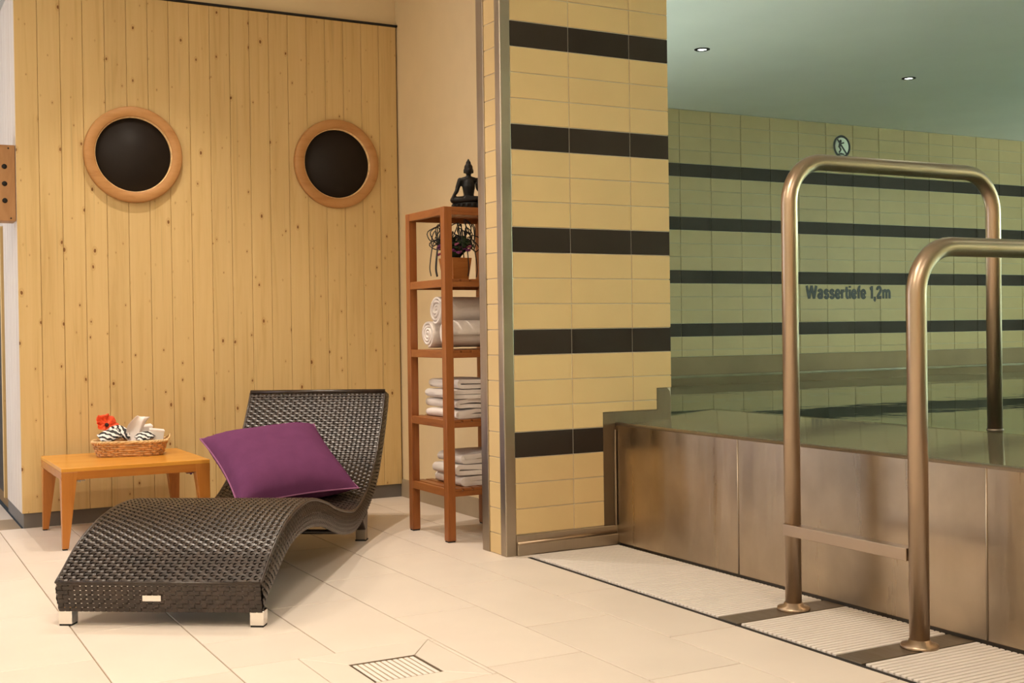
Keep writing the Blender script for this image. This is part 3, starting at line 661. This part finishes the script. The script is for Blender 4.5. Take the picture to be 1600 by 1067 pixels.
# ------------------------------------------------------------------ wicker basket and what lies in it
def weave(mb, fn, na, nb, amp, fw=0.86, fp=0.62, closed=False, parity=0, warp=True):
    """real woven ribbons on a surface fn(a,b): nb weft ribbons across, na warp ribbons along"""
    def nrm(a, b):
        e = 1e-3; a_ = min(max(a, e), 1-e) if not closed else a; b_ = min(max(b, e), 1-e)
        return (fn(a_+e, b_)-fn(a_-e, b_)).cross(fn(a_, b_+e)-fn(a_, b_-e)).normalized()
    for j in range(nb):
        b = (j+0.5)/nb; hb = 0.5*fw/nb; vs = []
        for i in range(2*na+1):
            a = i/(2*na); off = 0.0 if i % 2 == 0 else amp*(1 if ((i//2)+j+parity) % 2 == 0 else -1)
            n = nrm(a, b)*off
            vs += [fn(a, b-hb)+n, fn(a, b+hb)+n]
        mb.add(vs, [(2*i, 2*i+2, 2*i+3, 2*i+1) for i in range(2*na)], True)
    if not warp: return
    for i in range(na):
        a = (i+0.5)/na; ha = 0.5*fp/na; vs = []
        for j in range(2*nb+1):
            b = j/(2*nb); off = 0.0 if j % 2 == 0 else amp*(-1 if (i+(j//2)+parity) % 2 == 0 else 1)
            n = nrm(a, b)*off
            vs += [fn(a-ha, b)+n, fn(a+ha, b)+n]
        mb.add(vs, [(2*j, 2*j+1, 2*j+3, 2*j+2) for j in range(2*nb)], True)
BK = Vector((-1.262, 1.70, TZ+0.001))
bk = empty('wicker_basket', BK, R(-14)); tag(bk, 'oblong golden wicker basket with toiletries on the low table', 'basket')
def oval(a, s_):
    t = 2*math.pi*a; c, s = math.cos(t), math.sin(t); p = 0.62
    return Vector((0.178*s_*math.copysign(abs(c)**p, c), 0.105*s_*math.copysign(abs(s)**p, s), 0))
def bwall(a, b): v = oval(a, 0.90+0.13*b); v.z = 0.004+0.066*b; return v
q = MB(); weave(q, bwall, 30, 6, 0.0038, 0.9, 0.35, closed=True); o = q.build('woven_side', 'wicker_cane', bk, solid=0.003, recalc=False); o['kind'] = 'stuff'
MB().prism([tuple(oval(i/40, 0.90))[:2] for i in range(40)], lambda a, b: (a, b, 0.0), lambda a, b: (a, b, 0.006)).build('base', 'wicker_cane', bk)
for ph in (0, 1, 2):
    pth = []
    for i in range(120):
        a = i/120; t = 2*math.pi*(a*18+ph/3); v = oval(a, 1.03+0.028*math.cos(t)); v.z = 0.0735+0.0045*math.sin(t); pth.append(v)
    MB().tube(pth, 0.0042, 6, closed=True).build('rim_strand', 'wicker_light', bk)
MB().tube([Vector((0.172, 0.03, 0.075)), Vector((0.185, 0.02, 0.09)), Vector((0.196, -0.005, 0.100)), Vector((0.192, -0.03, 0.085)), Vector((0.178, -0.045, 0.072))], 0.0045, 6).build('handle', 'wicker_light', bk)
def inb(x, y, z): return bk.location + Matrix.Rotation(R(-14), 3, 'Z') @ Vector((x, y, z))
def local(name, pos, rot=(0, 0, 0)):
    o = empty(name, pos); o.rotation_euler = rot; return o
def crumple(me_obj, amp, sc):
    for v in me_obj.data.vertices:
        n = noise.noise_vector(Vector(v.co)*sc+Vector((3.1, 7.7, 1.3))); v.co += n*amp
for (x, y, z, rx, ry, rz, d, lab) in (
    (-0.098, -0.040, 0.105, 38, -16, 8, (0.105, 0.070, 0.034), 'zebra striped paper pack lying in the basket below the poppy'),
    (-0.050, 0.022, 0.118, 30, 24, -22, (0.115, 0.070, 0.034), 'zebra striped paper pack leaning back in the basket, left of the tissue'),
    (0.072, -0.048, 0.096, 26, -12, 12, (0.090, 0.058, 0.028), 'zebra striped paper pack at the right of the basket, in front of white cartons')):
    q = MB(); s = d
    q.grid(lambda a, b: Vector(((a-.5)*s[0], (b-.5)*s[1], s[2]/2*(1-abs(2*a-1)**6)*(1-abs(2*b-1)**6)+0.002)), 12, 8)
    q.grid(lambda a, b: Vector(((a-.5)*s[0], (b-.5)*s[1], -s[2]/2*(1-abs(2*a-1)**6)*(1-abs(2*b-1)**6)-0.002)), 12, 8)
    o = q.build('paper_pack', 'zebra_paper'); crumple(o, 0.006, 30); o.location = inb(x, y, z); o.rotation_euler = (R(rx), R(ry), R(rz)); tag(o, lab, 'paper pack', 'zebra striped packs in the basket')
for (x, y, z, rx, ry, rz, d, lab) in (
    (0.078, 0.034, 0.100, 10, -6, 4, (0.058, 0.040, 0.095), 'small upright white carton at the back of the basket'),
    (0.126, 0.0, 0.092, 4, 8, -6, (0.072, 0.05, 0.070), 'larger white carton at the right end of the basket')):
    t = local('carton', inb(x, y, z), (R(rx), R(ry), R(rz))); tag(t, lab, 'carton', 'white cartons in the basket')
    MB().cbox((0, 0, 0), d).build('body', 'card_white', t, bevel=0.003)
    MB().cbox((0, 0, d[2]/2-0.004), (d[0]+0.003, d[1]+0.003, 0.010)).build('lid', 'tissue', t, bevel=0.002)
q = MB()
q.grid(lambda a, b: Vector(((a-.5)*(0.030+0.055*math.sin(b*2.7))+0.050*b*b+0.006*math.sin(9*a+4*b), 0.018*math.sin(6*a)*(1-.5*b)+0.01*math.sin(5*b), 0.150*b)), 12, 12)
o = q.build('tissue', 'tissue', None, solid=0.0015); crumple(o, 0.008, 22); o.location = inb(0.000, -0.012, 0.055); o.rotation_euler = (0, R(8), R(-14)); tag(o, 'white paper tissue standing up out of the basket', 'tissue')
MB_ = empty('poppy_flower', inb(-0.118, 0.022, 0.152)); MB_.rotation_euler = (R(58), R(16), R(10)); tag(MB_, 'red artificial poppy lying on the left of the basket', 'flower')
for k in range(5):
    q = MB(); t0 = 2*math.pi*k/5
    def pet(a, b, t0=t0):
        t = t0+(a-.5)*1.55; r_ = 0.058*b*(1-0.22*abs(2*a-1)**3+0.08*math.sin(5*a+2*k)); return Vector((r_*math.cos(t), r_*math.sin(t), 0.020*b*b+0.005*math.sin(14*a+3*k)*b))
    q.grid(pet, 12, 7); o = q.build('petal', 'petal_red', MB_, solid=0.0012); crumple(o, 0.009, 34)
    o.location = (0, 0, 0.002*(k % 2))
MB().ball((0, 0, 0.008), (0.011, 0.011, 0.008)).build('heart', 'poppy_heart', MB_)
MB().tube([(0, 0, 0), (0.01, -0.012, -0.02), (0.016, -0.035, -0.03), (0.02, -0.06, -0.034)], 0.0028, 6).build('stem', 'leaf', MB_)

# ------------------------------------------------------------------ teak shelf rack
SX0, SX1, SY0, SY1 = -0.066, 0.366, 0.452, 0.900
LV = [1.577, 1.238, 0.903, 0.574, 0.250]
sh = empty('shelf_rack', ((SX0+SX1)/2, (SY0+SY1)/2, 0)); tag(sh, 'tall open teak shelf rack with five slatted shelves beside the pillar', 'shelf')
ax, ay, lw_ = (SX1-SX0)/2, (SY1-SY0)/2, 0.042
for sx in (-1, 1):
    for sy in (-1, 1):
        o = MB().box(min(sx*ax, sx*(ax-lw_)), max(sx*ax, sx*(ax-lw_)), min(sy*ay, sy*(ay-lw_)), max(sy*ay, sy*(ay-lw_)), 0.006, LV[0]).build('leg', 'teak_z', sh, bevel=0.003)
        MB().box(min(sx*(ax-.003), sx*(ax-lw_+.003)), max(sx*(ax-.003), sx*(ax-lw_+.003)), min(sy*(ay-.003), sy*(ay-lw_+.003)), max(sy*(ay-.003), sy*(ay-lw_+.003)), 0.0, 0.0065).build('foot_pad', 'rubber', o)
for z in LV:
    s_ = empty('shelf', (0, 0, z)); s_.parent = sh
    for s in (-1, 1):
        MB().box(min(s*(ax-.003), s*(ax-.023)), max(s*(ax-.003), s*(ax-.023)), -ay+lw_-.001, ay-lw_+.001, -0.037, 0.0).build('rail', 'teak_h', s_, bevel=0.002)
        MB().box(-ax+lw_-.001, ax-lw_+.001, min(s*(ay-.003), s*(ay-.023)), max(s*(ay-.003), s*(ay-.023)), -0.037, 0.0 if z > 1.5 else -0.012).build('rail', 'teak_h', s_, bevel=0.002)
    for i in range(7):
        x = -ax+0.058 + i*(2*ax-0.116)/6
        MB().box(x-0.021, x+0.021, -ay+0.006, ay-0.006, -0.012, 0.0).build('slat', 'teak_h', s_, bevel=0.0015) if i in range(7) else None

# ------------------------------------------------------------------ towels
def roll(x0, x1, y, z, r_, seed, lab):
    q = MB(); turns = 3.6; n = 90
    rs = random.Random(seed); ph = rs.uniform(0, 6); vs = []
    for j in range(15):
        x = x0 + (x1-x0)*j/14
        for i in range(n+1):
            t = i/n; an = ph + 2*math.pi*turns*t; rad = 0.008 + (r_-0.012)*t
            rad *= 1+0.05*noise.noise(Vector((x*9, an*0.7, seed)))
            dx = 0.012*noise.noise(Vector((t*9, seed, 5))) if j in (0, 14) else 0
            vs.append((x-x0+dx, rad*math.cos(an), rad*math.sin(an)*0.93))
    m = n+1
    q.add(vs, [(j*m+i, j*m+i+1, (j+1)*m+i+1, (j+1)*m+i) for j in range(14) for i in range(n)], True)
    o = q.build('rolled_towel', 'terry', None, solid=0.011); o.location = (x0, y, z); return tag(o, lab, 'towel', 'rolled towels on the middle shelf')
zt = LV[2]+0.0015
roll(-0.008, 0.322, 0.782, zt+0.0750, 0.073, 1, 'rolled white towel at the back of the shelf, under the top roll')
roll(-0.008, 0.322, 0.572, zt+0.0750, 0.073, 2, 'rolled white towel at the front of the shelf, under the top roll')
roll(-0.010, 0.320, 0.678, zt+0.0750+0.118, 0.075, 3, 'topmost rolled white towel resting on the two below')
def folded(x0, x1, y0, y1, z, h, seed, lab, grp):
    q = MB(); t_ = h*0.46
    nl = 2; pitch = h-t_; path = []
    for l_ in range(nl):
        zz = t_/2 + pitch*l_; xs_ = [x0+0.022, x1-0.014] if l_ % 2 else [x1-0.004, x0+0.022]
        for k in range(17): path.append((xs_[0]+(xs_[1]-xs_[0])*k/16, zz))
        if l_ < nl-1:
            for k in range(1, 6):
                a = math.pi*k/6; path.append((x0+0.022-0.014*math.sin(a), zz+pitch/2-pitch/2*math.cos(a)))
    m = len(path); ny = 14; vs = []
    for j in range(ny+1):
        y = y0+(y1-y0)*j/ny
        for i, (x, zz) in enumerate(path):
            nv = noise.noise_vector(Vector((x*9, y*9, zz*14+seed*3.7)))
            vs.append((x-x0+nv.x*0.016, y-y0+nv.y*0.020, max(t_/2, zz+nv.z*0.010*(0.2+zz/h))))
    q.add(vs, [(j*m+i, j*m+i+1, (j+1)*m+i+1, (j+1)*m+i) for j in range(ny) for i in range(m-1)], True)
    o = q.build('folded_towel', 'terry', None, solid=t_, bevel=t_*0.32, seg=3); o.location = (x0, y0, z); return tag(o, lab, 'towel', grp)
for i, (dx, dy, lab) in enumerate(((0.0, 0.0, 'bottom folded white towel of the taller stack on the fourth shelf'), (0.012, 0.006, 'second folded white towel from the bottom of the taller stack'), (-0.008, -0.004, 'third folded white towel from the bottom of the taller stack'), (0.018, 0.008, 'topmost folded white towel of the taller stack'))):
    folded(0.0+dx, 0.300+dx*0.5, 0.508+dy, 0.83+dy, LV[3]+0.001+i*0.0470, 0.042, 11+i, lab, 'folded towels on the fourth shelf')
for i, (dx, dy, lab) in enumerate(((0.03, 0.0, 'bottom folded white towel of the lower stack, near the floor'), (0.010, -0.006, 'middle folded white towel of the lower stack'), (0.045, 0.010, 'topmost folded white towel of the lower stack'))):
    folded(0.0+dx, 0.295+dx*0.3, 0.512+dy, 0.79+dy, LV[4]+0.001+i*0.0520, 0.047, 31+i, lab, 'folded towels on the lowest shelf')

# ------------------------------------------------------------------ buddha figure
bu = empty('buddha_figure', (0.172, 0.66, LV[0]+0.0005), R(-22)); tag(bu, 'small black seated buddha figure on top of the shelf rack', 'figurine')
q = MB().lathe([(0.0, 0.0), (0.082, 0.0), (0.084, 0.006), (0.078, 0.012), (0.072, 0.020), (0.080, 0.032), (0.083, 0.038), (0.078, 0.042), (0.0, 0.042)], (0, 0, 0), 40, 'Z', 1.0, 0.72)
q.build('lotus_base', 'bronze_dark', bu)
for k in range(18):
    a = 2*math.pi*k/18
    MB().ball((0.078*math.cos(a), 0.056*math.sin(a), 0.026), (0.010, 0.008, 0.014), 8, 6).build('lotus_petal', 'bronze_dark', bu)
q = MB()
def limb(p, rads):
    pts = cr(p, 18); 
    for i, v in enumerate(pts):
        t = i/18*(len(rads)-1); k = min(int(t), len(rads)-2); q.ball(v, rads[k]+(rads[k+1]-rads[k])*(t-k), 10, 6)
limb([(0, 0.012, 0.05), (0, 0.012, 0.085), (0, 0.010, 0.12), (0, 0.012, 0.155)], [0.036, 0.025, 0.029, 0.034, 0.022])
q.ball((0, 0.012, 0.158), (0.046, 0.022, 0.018))
limb([(0, 0.012, 0.165), (0, 0.008, 0.185)], [0.013, 0.012])
q.ball((0, 0.004, 0.206), (0.0205, 0.023, 0.027)); q.ball((0, 0.008, 0.219), (0.022, 0.024, 0.020)); q.ball((0, 0.010, 0.240), (0.013, 0.013, 0.014)); q.ball((0, 0.010, 0.253), (0.006, 0.006, 0.010))
q.ball((0, -0.020, 0.203), (0.0042, 0.006, 0.007))
for s in (-1, 1): q.ball((s*0.0215, 0.008, 0.200), (0.004, 0.006, 0.013))
limb([(-0.042, 0.012, 0.156), (-0.053, 0.010, 0.125), (-0.060, 0.002, 0.102), (-0.074, -0.022, 0.080), (-0.082, -0.036, 0.064)], [0.014, 0.0125, 0.011, 0.009, 0.008])
limb([(-0.082, -0.036, 0.066), (-0.086, -0.044, 0.052)], [0.008, 0.005])
limb([(0.042, 0.012, 0.156), (0.055, 0.010, 0.128), (0.053, 0.000, 0.108), (0.040, -0.030, 0.112), (0.034, -0.042, 0.132)], [0.014, 0.0125, 0.0115, 0.009, 0.008])
limb([(-0.02, 0.01, 0.056), (-0.062, -0.014, 0.056), (-0.078, -0.028, 0.054), (-0.04, -0.044, 0.052), (0.02, -0.046, 0.056)], [0.024, 0.019, 0.016, 0.013, 0.010])
limb([(0.02, 0.01, 0.056), (0.062, -0.014, 0.056), (0.078, -0.028, 0.054), (0.04, -0.040, 0.060), (-0.02, -0.042, 0.066)], [0.024, 0.019, 0.016, 0.013, 0.010])
o = q.build('body', 'bronze_dark', bu)
md = o.modifiers.new('remesh', 'REMESH'); md.mode = 'VOXEL'; md.voxel_size = 0.0034; md.use_smooth_shade = True
md = o.modifiers.new('smooth', 'SMOOTH'); md.factor = 0.5; md.iterations = 3

# ------------------------------------------------------------------ flower pot
fp = empty('flower_pot', (0.092, 0.66, LV[1]+0.0005), R(10)); tag(fp, 'small brown pot with purple flowers and curling dark vines on the second shelf', 'potted plant')
q = MB().add([(sx*s, sy*s, z) for s, z in ((0.046, 0.0), (0.059, 0.110), (0.051, 0.110), (0.044, 0.09)) for sx, sy in ((-1, -1), (1, -1), (1, 1), (-1, 1))],
             [(3, 2, 1, 0)] + [(i*4+k, i*4+(k+1) % 4, i*4+4+(k+1) % 4, i*4+4+k) for i in range(3) for k in range(4)] + [(12, 13, 14, 15)])
q.build('pot', 'pot_wood', fp, bevel=0.003)
rs = random.Random(5)
for k in range(16):
    a = rs.uniform(2.2, 5.6); r_ = rs.uniform(0.02, 0.075)
    p = (r_*math.cos(a)-0.015, r_*math.sin(a)-0.012, 0.125+rs.uniform(0, 0.06))
    fl_ = MB()
    for m_ in range(6):
        an = 2*math.pi*m_/6; fl_.ball((p[0]+0.008*math.cos(an), p[1]+0.008*math.sin(an)*0.8, p[2]+rs.uniform(-0.003, 0.005)), (0.0065, 0.0065, 0.0045), 7, 5)
    fl_.ball((p[0], p[1], p[2]+0.003), 0.0045, 6, 4)
    fl_.build('flower', 'petal_pink' if k % 3 == 0 else 'petal_purple', fp)
for k in range(32):
    a = rs.uniform(0, 2*math.pi); ln = rs.uniform(0.05, 0.085); base = Vector((0.02*math.cos(a), 0.02*math.sin(a), 0.11)); up = rs.uniform(0.03, 0.10); w_ = rs.uniform(0.016, 0.026)
    def lf(s, t, a=a, ln=ln, base=base, up=up, w_=w_):
        wd = w_*math.sin(math.pi*min(1, t*0.96+0.02))**0.7*(2*s-1); c = base+Vector((math.cos(a)*ln*t, math.sin(a)*ln*t, up*math.sin(t*2.2)))
        return c+Vector((-math.sin(a)*wd, math.cos(a)*wd, -0.2*abs(wd)))
    MB().grid(lf, 4, 8).build('leaf', 'leaf', fp, solid=0.001)
MB().ball((0.012, -0.045, 0.185), (0.030, 0.024, 0.034)).build('seed_head', 'leaf', fp, subsurf=1)
for k in range(44):
    a = rs.uniform(0, 2*math.pi); rr = rs.uniform(0.06, 0.135); pts = [(0.02*math.cos(a), 0.02*math.sin(a), 0.105)]
    lx = math.cos(a)*rr; ly = math.sin(a)*rr*0.8
    tp = rs.uniform(0.13, 0.25)
    pts += [(lx*0.6, ly*0.6, 0.13+tp*0.3), (lx, ly, 0.08+tp*0.5+rs.uniform(-.02, .02)), (lx*1.15+rs.uniform(-.03, .03), ly*1.1, 0.08+tp*0.75), (lx*0.7+rs.uniform(-.03, .03), ly*0.8, 0.09+tp*0.85), (lx*0.8, ly*0.9, 0.08+tp*0.6)]
    if k % 6 == 0: pts = pts[:3] + [(lx*1.2, ly*1.2, 0.07), (lx*1.15, ly*1.1, 0.02)]
    MB().tube(cr(pts, 26), 0.0027, 5).build('vine', 'vine', fp)

# ------------------------------------------------------------------ wicker lounger
LA = R(56.33)
ln = empty('wicker_lounger', (-1.293, -0.656, 0), LA); tag(ln, 'curved dark brown wicker sun lounger on the cream tile floor', 'sun lounger')
LWD = 0.715
TT = cr([(-.02,.157),(.045,.195),(.113,.238),(.2,.278),(.31,.313),(.413,.333),(.5,.343),(.605,.346),(.70,.338),(.774,.325),(.93,.289),(1.036,.257),(1.21,.215),(1.39,.186),(1.5,.19),(1.6,.207),(1.7,.237),(1.82,.292),(1.94,.378),(2.06,.50),(2.165,.63),(2.20,.685)], 240)
BB = cr([(0,.05),(.06,.095),(.145,.132),(.247,.178),(.372,.217),(.504,.232),(.645,.231),(.767,.216),(.893,.188),(1.03,.149),(1.17,.113),(1.32,.09),(1.42,.083),(1.52,.09),(1.62,.11),(1.75,.145),(1.89,.20),(2.015,.285),(2.15,.43),(2.255,.57),(2.30,.655)], 240)
def at(arr, b):
    x = max(0.0, min(1.0, b))*240; i = min(int(x), 239); return arr[i].lerp(arr[i+1], x-i)
def s_top(a, b): p = at(TT, b); return Vector((p.x, a*LWD, p.y))
def s_bot(a, b): p = at(BB, b); return Vector((p.x, LWD*(1-a), p.y))
def s_right(a, b): p = at(TT, b).lerp(at(BB, b), a); return Vector((p.x, -0.006*math.sin(math.pi*a), p.y))
def s_left(a, b): p = at(BB, b).lerp(at(TT, b), a); return Vector((p.x, LWD+0.006*math.sin(math.pi*a), p.y))
def s_front(a, b): p = at(BB, 0).lerp(at(TT, 0), b); return Vector((p.x-0.004*math.sin(math.pi*b), a*LWD, p.y))
def s_back(a, b): p = at(TT, 1).lerp(at(BB, 1), b); return Vector((p.x, a*LWD, p.y))
NB_ = 160
for nm, fn, na, nb, fw, fp_ in (('woven_top', s_top, 32, NB_, 0.64, 0.5), ('woven_side', s_right, 6, 190, 0.74, 0.55), ('woven_side', s_left, 6, 190, 0.74, 0.55), ('woven_front', s_front, 34, 7, 0.88, 0.74), ('woven_back_edge', s_back, 30, 6, 0.85, 0.7)):
    q = MB(); weave(q, fn, na, nb, 0.0034 if nm == 'woven_top' else 0.0022, fw, fp_)
    o = q.build(nm, 'rattan', ln, recalc=False); o['kind'] = 'stuff'
q = MB()
q.grid(lambda a, b: s_top(a*0.992+0.004, b*0.996+0.003)-Vector((-0.004, 0, 0.011)), 2, 120)
q.grid(lambda a, b: s_right(a*0.9+0.05, b*0.996+0.003)+Vector((0, 0.012, 0)), 2, 120)
q.grid(lambda a, b: s_left(a*0.9+0.05, b*0.996+0.003)-Vector((0, 0.012, 0)), 2, 120)
q.build('weave_shade', 'weave_shade', ln)  # near-black sheet added so the gaps in the weave look shaded
for y in (0.0, LWD):
    MB().tube([Vector((p.x, y, p.y-0.004)) for p in TT[::3]], 0.0062, 8).build('edge_binding', 'rattan', ln)
    MB().tube([Vector((p.x, y+(0.008 if y == 0 else -0.008), p.y+0.010)) for p in BB[::3]], 0.008, 8).build('frame_tube', 'rattan', ln)
MB().tube([(TT[-1].x, 0, TT[-1].y), (TT[-1].x, LWD, TT[-1].y)], 0.011, 8).build('edge_binding', 'rattan', ln)
MB().tube([(TT[0].x, 0, TT[0].y-0.003), (TT[0].x, LWD, TT[0].y-0.003)], 0.005, 8).build('edge_binding', 'rattan', ln)
MB().tube([(BB[0].x+0.004, 0, BB[0].y+0.006), (BB[0].x+0.004, LWD, BB[0].y+0.006)], 0.006, 8).build('edge_binding', 'rattan', ln)
for b in (0.16, 0.34, 0.52, 0.66, 0.82):
    p = at(BB, b); MB().tube([(p.x, 0.01, p.y+0.012), (p.x, LWD-0.01, p.y+0.012)], 0.011, 8).build('cross_tube', 'rattan', ln)
for y0 in (-0.003, LWD-0.045):
    f_ = MB().box(0.0, 0.048, y0, y0+0.048, 0.006, 0.056).build('foot', 'chrome', ln, bevel=0.002)
    MB().box(0.002, 0.046, y0+0.002, y0+0.046, 0.0, 0.0065).build('foot_pad', 'rubber', f_)
    l_ = MB().prism([(1.655, 0.052), (1.700, 0.052), (1.715, 0.135), (1.60, 0.108)], lambda a, b: (a, y0+0.048, b), lambda a, b: (a, y0, b)).build('rear_leg', 'rattan', ln, bevel=0.004)
    f_ = MB().box(1.653, 1.701, y0, y0+0.048, 0.006, 0.054).build('foot', 'steel_plate', ln, bevel=0.002)
    MB().box(1.651, 1.703, y0-0.002, y0+0.050, 0.0, 0.0065).build('foot_pad', 'rubber', f_)
tg_ = MB().box(-0.024, -0.020, 0.345, 0.410, 0.092, 0.112).build('name_plate', 'chrome', ln, bevel=0.001); tg_['label'] = 'small silver name plate'

# ------------------------------------------------------------------ pillow
PL = 0.585
pc = Vector((1.655, 0.416, 0.372))
Rl = Matrix.Rotation(-0.951, 3, 'Z') @ Matrix.Rotation(-0.07, 3, 'Y') @ Matrix.Rotation(0.482, 3, 'X')
Rw = Matrix.Rotation(LA, 3, 'Z') @ Rl
pw_ = Vector((-1.293, -0.656, 0)) + Matrix.Rotation(LA, 3, 'Z') @ pc
pi_ = empty('throw_pillow', pw_); pi_.rotation_euler = Rw.to_euler(); tag(pi_, 'plum purple square pillow with piped edge leaning on the lounger', 'pillow')
def edge_in(s, t):
    x = s*(1-0.085*(1-t*t)**1.0); y = t*(1-0.085*(1-s*s)**1.0); return x*PL/2, y*PL/2
def pil_f(sg):
    def f(a, b):
        s, t = 2*a-1, 2*b-1; x, y = edge_in(s, t)
        h = 0.118*((1-s**4)*(1-t**4))**0.55*(1-0.12*(s*s+t*t))
        nz = noise.noise(Vector((x*9, y*9, 2.0*sg)))*0.008*(1-s**8)*(1-t**8)
        e = (abs(s)**6+abs(t)**6)*0.5; wr = 0.006*math.sin(46*(s if abs(t) > abs(s) else t))*e*(1-max(abs(s), abs(t))**30)
        sag = -0.03*(s*s+t*t-1)*0
        return Vector((x, y, sg*(h+nz*0.7+wr*0.6)+sag))
    return f
q = MB(); q.grid(pil_f(1), 40, 40); q.grid(pil_f(-1), 40, 40)
q.build('cover', 'plum_cotton', pi_)
pth = []
for k in range(160):
    u = k/40; sdx = int(u) % 4; v = (u-int(u))*2-1
    s, t = ((v, -1), (1, v), (-v, 1), (-1, -v))[sdx]; x, y = edge_in(s, t); pth.append((x, y, 0))
MB().tube(pth, 0.0042, 8, closed=True).build('piping', 'plum_piping', pi_)
